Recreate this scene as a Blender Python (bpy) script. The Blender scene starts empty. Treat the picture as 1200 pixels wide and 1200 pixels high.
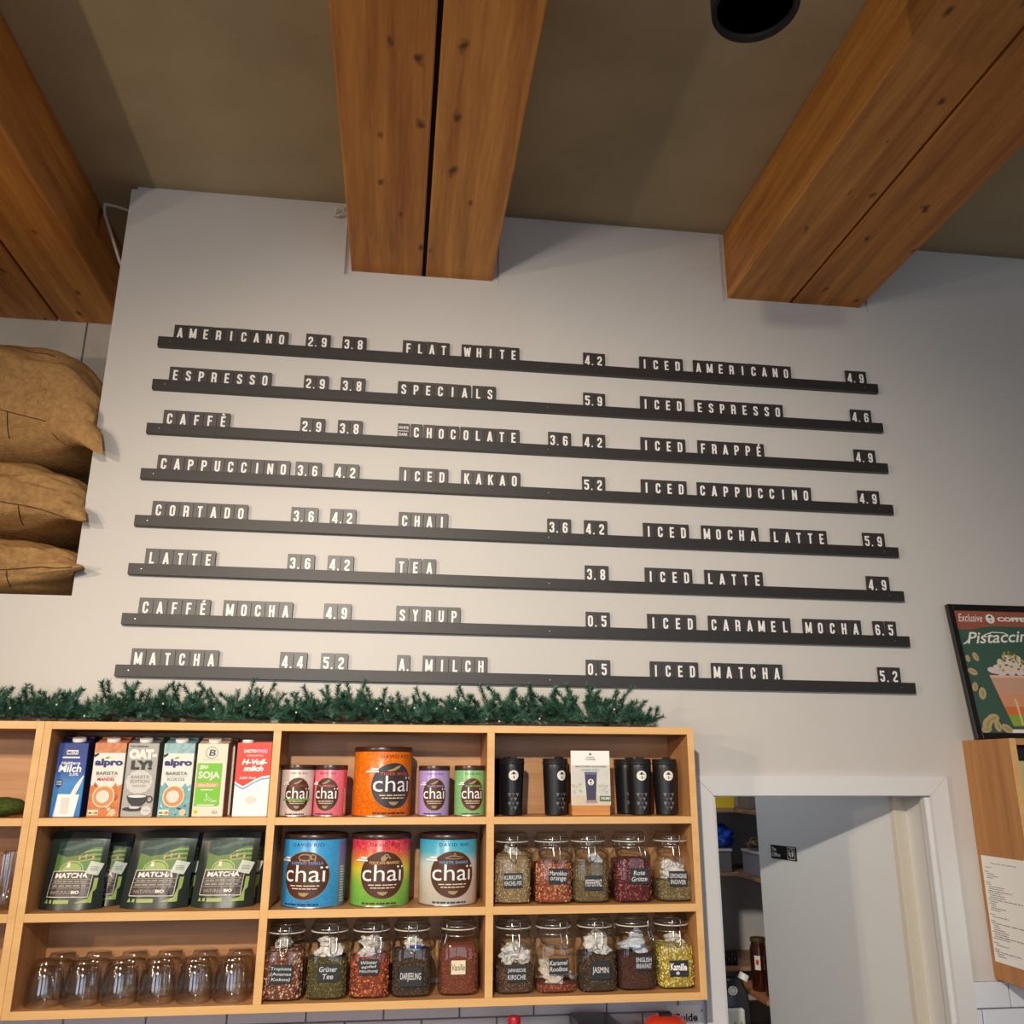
import bpy, bmesh, math, random
from mathutils import Vector, Matrix, noise
from math import sin, cos, pi, radians as R_

# ------------------------------------------------------------------ camera, light, exposure
EYE = 1.95                      # height of the eye; everything below is built with z = 0 at eye level, then lifted
SC = bpy.context.scene
COL = SC.collection
SC.view_settings.view_transform = 'Standard'
SC.view_settings.look = 'None'
SC.view_settings.gamma = 1.0
SC.view_settings.use_curve_mapping = False
SC.view_settings.exposure = 0.0
SC.cycles.transparent_max_bounces = 32

cam_d = bpy.data.cameras.new('camera')
cam = bpy.data.objects.new('camera', cam_d)
COL.objects.link(cam)
cam_d.sensor_fit = 'HORIZONTAL'
cam_d.sensor_width = 36.0
cam_d.lens = 36.0 * 1027.19 / 1200.0
cam_d.clip_start = 0.02
_y, _p, _r = 0.12825, 0.28736, 0.00346
_f = Vector((sin(_y) * cos(_p), cos(_y) * cos(_p), sin(_p)))
_rt = Vector((cos(_y), -sin(_y), 0))
_up = _rt.cross(_f)
_a = _rt * cos(_r) + _up * sin(_r)
_b = _up * cos(_r) - _rt * sin(_r)
cam.matrix_world = Matrix(((_a.x, _b.x, -_f.x, 0), (_a.y, _b.y, -_f.y, -2.6), (_a.z, _b.z, -_f.z, EYE), (0, 0, 0, 1)))
SC.camera = cam

world = bpy.data.worlds.new('world')
SC.world = world
world.use_nodes = True
world.node_tree.nodes['Background'].inputs[0].default_value = (0.62, 0.74, 0.95, 1)
world.node_tree.nodes['Background'].inputs[1].default_value = 1.0

def light(name, kind, loc, energy, color, target=None, **kw):
    d = bpy.data.lights.new(name, kind)
    d.energy = energy
    d.color = color
    for k, v in kw.items():
        setattr(d, k, v)
    o = bpy.data.objects.new(name, d)
    COL.objects.link(o)
    o.location = loc
    if target is not None:
        o.rotation_euler = (Vector(target) - Vector(loc)).to_track_quat('-Z', 'Y').to_euler()
    return o
WARM = (1.0, 0.80, 0.58)
KEY = (-2.10, -2.40, 0.92)
light('key_spot', 'SPOT', KEY, 85, WARM, (-0.10, 0, 0.10), spot_size=R_(80), spot_blend=1.0, shadow_soft_size=0.03)
KEY2 = (-2.12, -2.25, 0.33)
light('second_spot', 'SPOT', KEY2, 42, WARM, (0.5, 0, 1.2), spot_size=R_(160), spot_blend=0.5, shadow_soft_size=0.03)
KEY3 = (-0.45, -3.3, 1.12)
light('third_spot', 'SPOT', KEY3, 365, (1.0, 0.875, 0.725), (0.40, 0, -0.20), spot_size=R_(72), spot_blend=1.0, shadow_soft_size=0.04)
for i, (wx, wp) in enumerate(((-2.2, 26), (0.4, 20), (2.6, 10))):
    light('window_light', 'AREA', (wx, -6.35, -0.1), wp, (0.78, 0.88, 1.0), (wx, 0, 0.0), shape='RECTANGLE', size=1.7, size_y=2.3)

# ------------------------------------------------------------------ materials
def lin(c):
    return tuple((x / 12.92 if x <= 0.04045 else ((x + 0.055) / 1.055) ** 2.4) for x in (v / 255.0 for v in c)) + (1.0,)
MATS = {}
def mat(name, col, rough=0.6, metal=0.0, nz=0.0, nscale=30.0, bump=0.0, bscale=60.0, spec=0.5, coat=0.0, stretch=(1, 1, 1), emit=0):
    if name in MATS:
        return MATS[name]
    m = bpy.data.materials.new(name)
    m.use_nodes = True
    nt = m.node_tree
    b = nt.nodes['Principled BSDF']
    c = lin(col)
    b.inputs['Base Color'].default_value = c
    b.inputs['Roughness'].default_value = rough
    b.inputs['Metallic'].default_value = metal
    b.inputs['Specular IOR Level'].default_value = spec
    b.inputs['Coat Weight'].default_value = coat
    if emit:
        b.inputs['Emission Color'].default_value = c
        b.inputs['Emission Strength'].default_value = emit
    if nz or bump:
        tc = nt.nodes.new('ShaderNodeTexCoord')
        mp = nt.nodes.new('ShaderNodeMapping')
        mp.inputs['Scale'].default_value = stretch
        nt.links.new(tc.outputs['Object'], mp.inputs['Vector'])
        if nz:
            n = nt.nodes.new('ShaderNodeTexNoise')
            n.inputs['Scale'].default_value = nscale
            n.inputs['Detail'].default_value = 5
            nt.links.new(mp.outputs[0], n.inputs['Vector'])
            r = nt.nodes.new('ShaderNodeValToRGB')
            r.color_ramp.elements[0].position = 0.3
            r.color_ramp.elements[1].position = 0.7
            r.color_ramp.elements[0].color = tuple(x * (1 - nz) for x in c[:3]) + (1,)
            r.color_ramp.elements[1].color = tuple(min(1, x * (1 + nz)) for x in c[:3]) + (1,)
            nt.links.new(n.outputs[0], r.inputs[0])
            nt.links.new(r.outputs[0], b.inputs['Base Color'])
        if bump:
            n2 = nt.nodes.new('ShaderNodeTexNoise')
            n2.inputs['Scale'].default_value = bscale
            n2.inputs['Detail'].default_value = 4
            nt.links.new(mp.outputs[0], n2.inputs['Vector'])
            bp = nt.nodes.new('ShaderNodeBump')
            bp.inputs['Strength'].default_value = bump
            bp.inputs['Distance'].default_value = 0.002
            nt.links.new(n2.outputs[0], bp.inputs['Height'])
            nt.links.new(bp.outputs[0], b.inputs['Normal'])
    MATS[name] = m
    return m

def wood(name, dark, light_, axis='Y', rough=0.5, scale=1.0, knots=False, contrast=(0.3, 0.72)):
    if name in MATS:
        return MATS[name]
    m = bpy.data.materials.new(name); m.use_nodes = True
    nt = m.node_tree; N = nt.nodes.new; L = nt.links.new
    b = nt.nodes['Principled BSDF']; b.inputs['Roughness'].default_value = rough
    tc = N('ShaderNodeTexCoord'); mp = N('ShaderNodeMapping')
    s = {'X': (0.12, 2, 2), 'Y': (2, 0.12, 2), 'Z': (2, 2, 0.12)}[axis]
    mp.inputs['Scale'].default_value = tuple(v * scale for v in s)
    L(tc.outputs['Object'], mp.inputs['Vector'])
    n = N('ShaderNodeTexNoise'); n.inputs['Scale'].default_value = 9; n.inputs['Detail'].default_value = 9; n.inputs['Distortion'].default_value = 0.6
    L(mp.outputs[0], n.inputs['Vector'])
    n2 = N('ShaderNodeTexNoise'); n2.inputs['Scale'].default_value = 60; n2.inputs['Detail'].default_value = 3
    L(mp.outputs[0], n2.inputs['Vector'])
    mx = N('ShaderNodeMath'); mx.operation = 'MULTIPLY_ADD'; mx.inputs[1].default_value = 0.35
    L(n2.outputs[0], mx.inputs[0]); L(n.outputs[0], mx.inputs[2])
    sb = N('ShaderNodeMath'); sb.operation = 'SUBTRACT'; sb.inputs[1].default_value = 0.17
    L(mx.outputs[0], sb.inputs[0])
    r = N('ShaderNodeValToRGB')
    r.color_ramp.elements[0].position = contrast[0]; r.color_ramp.elements[0].color = lin(dark)
    r.color_ramp.elements[1].position = contrast[1]; r.color_ramp.elements[1].color = lin(light_)
    L(sb.outputs[0], r.inputs[0])
    out = r.outputs[0]
    if knots:
        oi = N('ShaderNodeObjectInfo')
        mk = N('ShaderNodeMapping'); mk.inputs['Scale'].default_value = (7.4, 3.9, 2.0); mk.inputs['Rotation'].default_value = (0.0, 0.25, 0.0)
        L(tc.outputs['Object'], mk.inputs['Vector'])
        wn = N('ShaderNodeTexNoise'); wn.inputs['Scale'].default_value = 14
        L(tc.outputs['Object'], wn.inputs['Vector'])
        vv = N('ShaderNodeVectorMath'); vv.operation = 'MULTIPLY_ADD'; vv.inputs[1].default_value = (0.30, 0.30, 0.30)
        L(wn.outputs['Color'], vv.inputs[0]); L(mk.outputs[0], vv.inputs[2])
        sc2 = N('ShaderNodeVectorMath'); sc2.operation = 'ADD'
        m9 = N('ShaderNodeMath'); m9.operation = 'MULTIPLY'; m9.inputs[1].default_value = 37.0; L(oi.outputs['Random'], m9.inputs[0])
        L(vv.outputs[0], sc2.inputs[0]); L(m9.outputs[0], sc2.inputs[1])
        vo = N('ShaderNodeTexVoronoi'); vo.voronoi_dimensions = '2D'; vo.inputs['Scale'].default_value = 0.95
        L(sc2.outputs[0], vo.inputs['Vector'])
        kr = N('ShaderNodeValToRGB')
        e = kr.color_ramp.elements
        e[0].position = 0.028; e[0].color = (0.08, 0.06, 0.05, 1)
        e[1].position = 0.105; e[1].color = (1, 1, 1, 1)
        ee = kr.color_ramp.elements.new(0.058); ee.color = (0.42, 0.34, 0.28, 1)
        ln_ = N('ShaderNodeSeparateColor'); L(vo.outputs['Color'], ln_.inputs[0])
        dv2 = N('ShaderNodeMath'); dv2.operation = 'MULTIPLY_ADD'; dv2.inputs[1].default_value = 0.05; L(ln_.outputs[0], dv2.inputs[0]); L(vo.outputs['Distance'], dv2.inputs[2])
        L(dv2.outputs[0], kr.inputs[0])
        mm = N('ShaderNodeMix'); mm.data_type = 'RGBA'; mm.blend_type = 'MULTIPLY'; mm.inputs[0].default_value = 0.9
        L(out, mm.inputs[6]); L(kr.outputs[0], mm.inputs[7])
        out = mm.outputs[2]
    L(out, b.inputs['Base Color'])
    bp = N('ShaderNodeBump'); bp.inputs['Strength'].default_value = 0.15; bp.inputs['Distance'].default_value = 0.001
    L(sb.outputs[0], bp.inputs['Height']); L(bp.outputs[0], b.inputs['Normal'])
    MATS[name] = m
    return m

def chips(name, pal, rough=0.7):
    """one colour per loose piece"""
    if name in MATS:
        return MATS[name]
    m = bpy.data.materials.new(name); m.use_nodes = True
    nt = m.node_tree
    b = nt.nodes['Principled BSDF']; b.inputs['Roughness'].default_value = rough
    g = nt.nodes.new('ShaderNodeNewGeometry'); r = nt.nodes.new('ShaderNodeValToRGB')
    r.color_ramp.interpolation = 'CONSTANT'
    e = r.color_ramp.elements
    e[0].position = 0; e[0].color = lin(pal[0])
    e[1].position = 1.0 / len(pal); e[1].color = lin(pal[1])
    for i in range(2, len(pal)):
        q = e.new(i / len(pal)); q.color = lin(pal[i])
    nt.links.new(g.outputs['Random Per Island'], r.inputs[0]); nt.links.new(r.outputs[0], b.inputs['Base Color'])
    MATS[name] = m
    return m

def glass(name, tint=(0.93, 0.95, 0.94), refl=1.0, edge=(0.55, 0.6, 0.58), rough=0.02):
    if name in MATS:
        return MATS[name]
    m = bpy.data.materials.new(name); m.use_nodes = True
    nt = m.node_tree; nt.nodes.clear(); N = nt.nodes.new; L = nt.links.new
    out = N('ShaderNodeOutputMaterial'); mix = N('ShaderNodeMixShader'); tr = N('ShaderNodeBsdfTransparent'); gl = N('ShaderNodeBsdfGlossy')
    gl.inputs['Roughness'].default_value = rough
    lf_ = N('ShaderNodeLayerWeight'); lf_.inputs[0].default_value = 0.5
    pw = N('ShaderNodeMath'); pw.operation = 'POWER'; pw.inputs[1].default_value = 4.0; L(lf_.outputs['Facing'], pw.inputs[0])
    fr = N('ShaderNodeMath'); fr.operation = 'MULTIPLY_ADD'; fr.inputs[1].default_value = 0.62; fr.inputs[2].default_value = 0.045; L(pw.outputs[0], fr.inputs[0])
    lw = N('ShaderNodeLayerWeight'); lw.inputs[0].default_value = 0.35
    cm = N('ShaderNodeMix'); cm.data_type = 'RGBA'
    cm.inputs[6].default_value = tint + (1,); cm.inputs[7].default_value = edge + (1,)
    L(lw.outputs['Facing'], cm.inputs[0]); L(cm.outputs[2], tr.inputs[0])
    mu = N('ShaderNodeMath'); mu.operation = 'MULTIPLY'; mu.inputs[1].default_value = refl; mu.use_clamp = True
    L(fr.outputs[0], mu.inputs[0]); L(mu.outputs[0], mix.inputs[0]); L(tr.outputs[0], mix.inputs[1]); L(gl.outputs[0], mix.inputs[2])
    L(mix.outputs[0], out.inputs[0])
    MATS[name] = m
    return m

def ramp_z(name, stops, rough=0.35, pattern=0.0, pscale=60, axis=2, length=1.0, pcol=None):
    """printed colour run on a package: stops = (height, colour)"""
    if name in MATS:
        return MATS[name]
    m = bpy.data.materials.new(name); m.use_nodes = True
    nt = m.node_tree; N = nt.nodes.new; L = nt.links.new
    b = nt.nodes['Principled BSDF']; b.inputs['Roughness'].default_value = rough
    tc = N('ShaderNodeTexCoord'); sp = N('ShaderNodeSeparateXYZ'); L(tc.outputs['Object'], sp.inputs[0])
    dv = N('ShaderNodeMath'); dv.operation = 'DIVIDE'; dv.inputs[1].default_value = length
    L(sp.outputs[axis], dv.inputs[0])
    src = dv.outputs[0]
    r = N('ShaderNodeValToRGB'); e = r.color_ramp.elements
    e[0].position = stops[0][0]; e[0].color = lin(stops[0][1])
    e[1].position = stops[-1][0]; e[1].color = lin(stops[-1][1])
    for p, c in stops[1:-1]:
        q = e.new(p); q.color = lin(c)
    L(src, r.inputs[0])
    o = r.outputs[0]
    if pattern:
        v = N('ShaderNodeTexVoronoi'); v.inputs['Scale'].default_value = pscale; v.feature = 'DISTANCE_TO_EDGE'
        n = N('ShaderNodeTexNoise'); n.inputs['Scale'].default_value = pscale * 0.5; L(tc.outputs['Object'], n.inputs['Vector'])
        va = N('ShaderNodeVectorMath'); va.operation = 'MULTIPLY_ADD'; va.inputs[1].default_value = (0.04, 0.04, 0.04)
        L(n.outputs['Color'], va.inputs[0]); L(tc.outputs['Object'], va.inputs[2]); L(va.outputs[0], v.inputs['Vector'])
        cr = N('ShaderNodeValToRGB'); cr.color_ramp.elements[0].position = 0.0; cr.color_ramp.elements[1].position = 0.12
        cr.color_ramp.elements[0].color = (1, 1, 1, 1); cr.color_ramp.elements[1].color = (0, 0, 0, 1)
        L(v.outputs['Distance'], cr.inputs[0])
        fc = N('ShaderNodeMath'); fc.operation = 'MULTIPLY'; fc.inputs[1].default_value = pattern; L(cr.outputs[0], fc.inputs[0])
        mx = N('ShaderNodeMix'); mx.data_type = 'RGBA'; mx.inputs[7].default_value = lin(pcol or (255, 255, 255))
        L(fc.outputs[0], mx.inputs[0]); L(o, mx.inputs[6]); o = mx.outputs[2]
    L(o, b.inputs['Base Color'])
    MATS[name] = m
    return m

# ------------------------------------------------------------------ mesh helpers
class MB:
    def __init__(s):
        s.v = []; s.f = []; s.m = []; s.mi = 0
    def add(s, vs, fs):
        o = len(s.v); s.v += [tuple(v) for v in vs]
        for f in fs:
            s.f.append(tuple(i + o for i in f)); s.m.append(s.mi)
        return s
    def box(s, x0, x1, y0, y1, z0, z1, c=0.0):
        if c <= 0:
            vs = [(x, y, z) for z in (z0, z1) for y in (y0, y1) for x in (x0, x1)]
            return s.add(vs, [(0, 2, 3, 1), (4, 5, 7, 6), (0, 1, 5, 4), (2, 6, 7, 3), (0, 4, 6, 2), (1, 3, 7, 5)])
        bm = bmesh.new()
        bmesh.ops.create_cube(bm, size=1)
        for v in bm.verts:
            v.co = ((x0 + x1) / 2 + v.co.x * (x1 - x0), (y0 + y1) / 2 + v.co.y * (y1 - y0), (z0 + z1) / 2 + v.co.z * (z1 - z0))
        bmesh.ops.bevel(bm, geom=bm.edges[:], offset=c, segments=1, affect='EDGES', profile=0.5)
        s.bm(bm); bm.free()
        return s
    def bm(s, bm, mtx=None):
        bm.verts.index_update()
        vs = [(mtx @ v.co) if mtx else v.co for v in bm.verts]
        return s.add([tuple(v) for v in vs], [tuple(v.index for v in f.verts) for f in bm.faces])
    def lathe(s, prof, seg=32, cx=0, cy=0, cz=0, close=True, rx=1.0, ry=1.0, ax='Z'):
        vs = []
        for r, z in prof:
            for k in range(seg):
                a = 2 * pi * k / seg
                p = (r * cos(a) * rx, r * sin(a) * ry, z)
                if ax == 'Y':
                    p = (p[0], p[2], p[1])
                elif ax == 'X':
                    p = (p[2], p[0], p[1])
                vs.append((cx + p[0], cy + p[1], cz + p[2]))
        fs = []
        for i in range(len(prof) - 1):
            for k in range(seg):
                k2 = (k + 1) % seg
                fs.append((i * seg + k, i * seg + k2, (i + 1) * seg + k2, (i + 1) * seg + k))
        if close:
            if prof[0][0] > 1e-6: fs.append(tuple(range(seg))[::-1])
            if prof[-1][0] > 1e-6: fs.append(tuple((len(prof) - 1) * seg + k for k in range(seg)))
        if ax == 'Y': fs = [f[::-1] for f in fs]
        return s.add(vs, fs)
    def loft(s, secs, seg=36, cap0=True, cap1=True):
        """secs: (z, half width, half depth, exponent)"""
        vs = []
        for z, a, b, n in secs:
            for k in range(seg):
                t = 2 * pi * k / seg
                ct, st = cos(t), sin(t)
                vs.append((a * math.copysign(abs(ct) ** (2 / n), ct), b * math.copysign(abs(st) ** (2 / n), st), z))
        fs = []
        for i in range(len(secs) - 1):
            for k in range(seg):
                k2 = (k + 1) % seg
                fs.append((i * seg + k, i * seg + k2, (i + 1) * seg + k2, (i + 1) * seg + k))
        if cap0: fs.append(tuple(range(seg))[::-1])
        if cap1: fs.append(tuple((len(secs) - 1) * seg + k for k in range(seg)))
        return s.add(vs, fs)
    def tube(s, pts, r, seg=8, closed=False):
        P = [Vector(p) for p in pts]; n = len(P)
        vs = []; prev = None
        for i, p in enumerate(P):
            if closed: d = (P[(i + 1) % n] - P[i - 1])
            else: d = P[min(i + 1, n - 1)] - P[max(i - 1, 0)]
            d.normalize()
            if prev is None:
                u = d.cross(Vector((0, 0, 1)))
                if u.length < 1e-3: u = d.cross(Vector((0, 1, 0)))
            else:
                u = prev - d * prev.dot(d)
            u.normalize(); prev = u
            w = d.cross(u)
            rr = r[i] if isinstance(r, (list, tuple)) else r
            for k in range(seg):
                a = 2 * pi * k / seg
                vs.append(tuple(p + u * (rr * cos(a)) + w * (rr * sin(a))))
        fs = []
        for i in range(n if closed else n - 1):
            j = (i + 1) % n
            for k in range(seg):
                k2 = (k + 1) % seg
                fs.append((i * seg + k, i * seg + k2, j * seg + k2, j * seg + k))
        if not closed:
            fs.append(tuple(range(seg))[::-1]); fs.append(tuple((n - 1) * seg + k for k in range(seg)))
        return s.add(vs, fs)
    def prism(s, pts, y0, y1):
        """polygon in xz pushed along y"""
        n = len(pts)
        vs = [(x, y0, z) for x, z in pts] + [(x, y1, z) for x, z in pts]
        fs = [tuple(range(n)), tuple(range(n, 2 * n))[::-1]] + [(i, i + n, (i + 1) % n + n, (i + 1) % n) for i in range(n)]
        return s.add(vs, fs)
    def mesh(s, name, mats, smooth=None):
        me = bpy.data.meshes.new(name)
        me.from_pydata(s.v, [], s.f)
        if not isinstance(mats, (list, tuple)): mats = [mats]
        for m in mats: me.materials.append(m)
        if len(mats) > 1: me.polygons.foreach_set('material_index', s.m)
        if smooth is not None:
            me.polygons.foreach_set('use_smooth', [True] * len(me.polygons))
            me.update()
            me.set_sharp_from_angle(angle=R_(smooth))
        me.update()
        return me
    def build(s, name, mats, parent=None, smooth=None, loc=(0, 0, 0), rot=(0, 0, 0)):
        return obj(name, s.mesh(name, mats, smooth), parent, loc, rot)

def obj(name, data, parent=None, loc=(0, 0, 0), rot=(0, 0, 0)):
    o = bpy.data.objects.new(name, data)
    COL.objects.link(o)
    o.location = loc; o.rotation_euler = rot
    if parent: o.parent = parent
    return o
def tag(o, label=None, cat=None, group=None, kind=None):
    if label: o['label'] = label
    if cat: o['category'] = cat
    if group: o['group'] = group
    if kind: o['kind'] = kind
    return o
def thing(name, label, cat, loc=(0, 0, 0), rz=0, group=None, rot=None):
    o = obj(name, None, None, loc, rot or (0, 0, rz))
    o.empty_display_size = 0.02
    return tag(o, label, cat, group)
def struct(name, mb, m, smooth=None):
    return tag(mb.build(name, m, None, smooth), kind='structure')
def kids(o):
    return [c for c in COL.objects if c.parent == o]
def dup(o, loc, label, rz=None, parent=None):
    c = o.copy(); COL.objects.link(c); c.location = loc
    if rz is not None: c.rotation_euler = (0, 0, rz)
    if label: c['label'] = label
    for ch in KIDS(o):
        d = ch.copy(); COL.objects.link(d); d.parent = c
        for g in KIDS(ch):
            e = g.copy(); COL.objects.link(e); e.parent = d
    return c
def KIDS(o):
    return list(o.children)

# ------------------------------------------------------------------ flat print (art) helper
_tc = {}
def text_geo(s, bold=0.0, shear=0.0, res=3, spacing=1.0):
    key = (s, bold, shear, spacing)
    if key not in _tc:
        cu = bpy.data.curves.new('t', 'FONT'); cu.body = s; cu.size = 1.0; cu.resolution_u = res
        cu.offset = bold; cu.shear = shear; cu.space_character = spacing; cu.fill_mode = 'FRONT'
        ob = bpy.data.objects.new('t', cu)
        me = bpy.data.meshes.new_from_object(ob)
        vs = [(v.co.x, v.co.y) for v in me.vertices]; fs = [tuple(p.vertices) for p in me.polygons]
        bpy.data.objects.remove(ob); bpy.data.curves.remove(cu); bpy.data.meshes.remove(me)
        xs = [v[0] for v in vs] or [0, 1]; ys = [v[1] for v in vs] or [0, 1]
        _tc[key] = (vs, fs, min(xs), max(xs), min(ys), max(ys))
    return _tc[key]

def ribbon(pts, w, closed=False):
    n = len(pts); L = []; Rr = []
    for i in range(n):
        p = Vector(pts[i])
        a = Vector(pts[i - 1]) if (i > 0 or closed) else None
        b = Vector(pts[(i + 1) % n]) if (i < n - 1 or closed) else None
        d1 = (p - a).normalized() if a is not None and (p - a).length > 1e-9 else None
        d2 = (b - p).normalized() if b is not None and (b - p).length > 1e-9 else None
        d1 = d1 or d2; d2 = d2 or d1
        t = (d1 + d2)
        t = t.normalized() if t.length > 1e-6 else d1
        nn = Vector((-t.y, t.x))
        k = 1 / max(0.55, abs(nn.dot(Vector((-d1.y, d1.x)))))
        L.append(p + nn * (w / 2 * k)); Rr.append(p - nn * (w / 2 * k))
    vs = [tuple(v) for v in L + Rr]
    fs = [(i, i + n, (i + 1) % n + n, (i + 1) % n) for i in range(n if closed else n - 1)]
    return vs, fs

class Art:
    def __init__(s): s.it = []
    def poly(s, pts, m, l=1): s.it.append((list(pts), [tuple(range(len(pts)))], m, l)); return s
    def rect(s, x0, y0, x1, y1, m, l=1): return s.poly([(x0, y0), (x1, y0), (x1, y1), (x0, y1)], m, l)
    def ell(s, cx, cy, rx, ry, m, l=1, n=28, a0=0, rot=0):
        c, q = cos(rot), sin(rot)
        P = []
        for k in range(n):
            x, y = rx * cos(a0 + 2 * pi * k / n), ry * sin(a0 + 2 * pi * k / n)
            P.append((cx + x * c - y * q, cy + x * q + y * c))
        return s.poly(P, m, l)
    def stroke(s, pts, w, m, l=1, closed=False):
        vs, fs = ribbon(pts, w, closed); s.it.append((vs, fs, m, l)); return s
    def ring(s, cx, cy, rx, ry, w, m, l=1, n=28):
        return s.stroke([(cx + rx * cos(2 * pi * k / n), cy + ry * sin(2 * pi * k / n)) for k in range(n)], w, m, l, True)
    def text(s, t, x0, x1, y0, y1, m, l=2, bold=0.0, shear=0.0, spacing=1.0, slope=0.0):
        vs, fs, a, b, c, d = text_geo(t, bold, shear, spacing=spacing)
        sx = (x1 - x0) / max(1e-6, b - a); sy = (y1 - y0) / max(1e-6, d - c)
        s.it.append(([(x0 + (x - a) * sx, y0 + (y - c) * sy + slope * (x - a) * sx) for x, y in vs], fs, m, l)); return s
    def lines(s, x0, x1, y0, y1, n, m, l=2, h=0.5, seed=1, words=True):
        """tiny unreadable print, as rows of short dashes"""
        rnd = random.Random(seed); dy = (y1 - y0) / n
        for i in range(n):
            y = y1 - (i + 0.5) * dy
            if not words:
                s.rect(x0, y - dy * h / 2, x1, y + dy * h / 2, m, l); continue
            x = x0
            while x < x1 - 0.0005:
                w = min((x1 - x0) * rnd.uniform(0.08, 0.25), x1 - x)
                s.rect(x, y - dy * h / 2, x + w * 0.82, y + dy * h / 2, m, l); x += w
        return s
    def clip(s, x0, y0, x1, y1):
        s.cb = (x0, y0, x1, y1); return s
    def build(s, name, fn, parent, cut=None, step=None, base=0.0003, cutv=None, dd=7e-5):
        mats = []; B = bmesh.new()
        order = sorted(range(len(s.it)), key=lambda i: (s.it[i][3], i)); rank = {i: r for r, i in enumerate(order)}
        delta = min(dd, 26 * dd / max(1, len(s.it)))
        for ii, (vs, fs, m, l) in enumerate(s.it):
            l = rank[ii]
            if m not in mats: mats.append(m)
            mi = mats.index(m)
            b = [B.verts.new((x, y, l)) for x, y in vs]
            for f in fs:
                try:
                    q = B.faces.new([b[i] for i in f]); q.material_index = mi
                except ValueError:
                    pass
        if hasattr(s, 'cb'):
            x0, y0, x1, y1 = s.cb
            for co, no in (((x0, 0, 0), (-1, 0, 0)), ((x1, 0, 0), (1, 0, 0)), ((0, y0, 0), (0, -1, 0)), ((0, y1, 0), (0, 1, 0))):
                bmesh.ops.bisect_plane(B, geom=B.verts[:] + B.edges[:] + B.faces[:], plane_co=co, plane_no=no, clear_outer=True)
        if cut:
            a, c, n = cut
            for i in range(1, n):
                bmesh.ops.bisect_plane(B, geom=B.verts[:] + B.edges[:] + B.faces[:], plane_co=(a + (c - a) * i / n, 0, 0), plane_no=(1, 0, 0))
        if cutv:
            a, c, n = cutv
            for i in range(1, n):
                bmesh.ops.bisect_plane(B, geom=B.verts[:] + B.edges[:] + B.faces[:], plane_co=(0, a + (c - a) * i / n, 0), plane_no=(0, 1, 0))
        B.normal_update()
        fl = [f for f in B.faces if f.normal.z < 0]
        bmesh.ops.reverse_faces(B, faces=fl)
        for v in B.verts:
            v.co = fn(v.co.x, v.co.y, base + v.co.z * delta)
        me = bpy.data.meshes.new(name); B.to_mesh(me); B.free()
        for m in mats: me.materials.append(m)
        return obj(name, me, parent)
def flat(y0=0.0, x0=0.0, z0=0.0):
    return lambda u, v, h: (x0 + u, y0 - h, z0 + v)
def cyl(r, a0=0.0):
    return lambda u, v, h: ((r + h) * sin(u / r + a0), -(r + h) * cos(u / r + a0), v)

# common colours
WHITE = mat('white_print', (240, 236, 228), 0.5)
PURE = mat('bright_white_print', (250, 250, 248), 0.45)
BLACK = mat('black_print', (28, 27, 28), 0.5)
GREY = mat('grey_print', (120, 118, 116), 0.5)
BEECH = wood('beech', (176, 124, 78), (208, 156, 106), 'X', 0.45, 1.2)
BEECHV = wood('beech_upright', (176, 122, 74), (210, 156, 102), 'Z', 0.45, 1.2)
EDGE = wood('beech_edge_band', (222, 174, 110), (236, 190, 126), 'X', 0.4, 1.0)
PINE = [wood('pine_%s' % n, d, l, 'Y', 0.55, 1.0, True) for n, d, l in (('amber', (164, 98, 36), (218, 150, 68)), ('honey', (170, 104, 40), (224, 158, 76)), ('umber', (156, 92, 34), (210, 142, 62)))]
PLASTER = mat('plaster', (208, 205, 200), 0.5, nz=0.02, nscale=3, bump=0.12, bscale=140)
DOORW = mat('door_white', (226, 227, 227), 0.4)
CONC = mat('concrete', (178, 163, 130), 0.85, nz=0.16, nscale=2.2, bump=0.3, bscale=35)
CONCL = mat('light_concrete', (206, 198, 182), 0.85, nz=0.14, nscale=5, bump=0.3, bscale=40)

# ------------------------------------------------------------------ the room shell
CEIL = 1.862
WX0, WX1 = -4.0, 4.2
def rects(x0, x1, z0, z1, holes, y0, y1, mb):
    xs = sorted({x0, x1} | {h[0] for h in holes} | {h[1] for h in holes}); zs = sorted({z0, z1} | {h[2] for h in holes} | {h[3] for h in holes})
    xs = [x for x in xs if x0 <= x <= x1]; zs = [z for z in zs if z0 <= z <= z1]
    for i in range(len(xs) - 1):
        run = None
        for j in range(len(zs) - 1):
            cx, cz = (xs[i] + xs[i + 1]) / 2, (zs[j] + zs[j + 1]) / 2
            free = not any(h[0] < cx < h[1] and h[2] < cz < h[3] for h in holes)
            if free and run is None: run = zs[j]
            if (not free) and run is not None:
                mb.box(xs[i], xs[i + 1], y0, y1, run, zs[j]); run = None
        if run is not None: mb.box(xs[i], xs[i + 1], y0, y1, run, zs[-1])
B2 = (-0.205, 0.268); B3 = (1.104, 1.600); B1 = (-1.540, -1.072); BZ = 1.603
g = 0.022
NX = -0.934
DX0, DX1, DZ = 0.9357, 1.6194, -0.0672
w = MB()
rects(NX, WX1, -EYE, 1.842, [(B2[0] - g, B2[1] + g, BZ - g, 2), (B3[0] - g, B3[1] + g, BZ - g, 2), (DX0 - 0.004, DX1 + 0.004, -3, DZ + 0.004)], 0.02, 0.034, w)
rects(NX + 0.014, WX1, -EYE, CEIL, [(B2[0], B2[1], BZ, 2), (B3[0], B3[1], BZ, 2), (DX0 - 0.004, DX1 + 0.004, -3, DZ + 0.004)], 0.034, 0.14, w)
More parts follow.
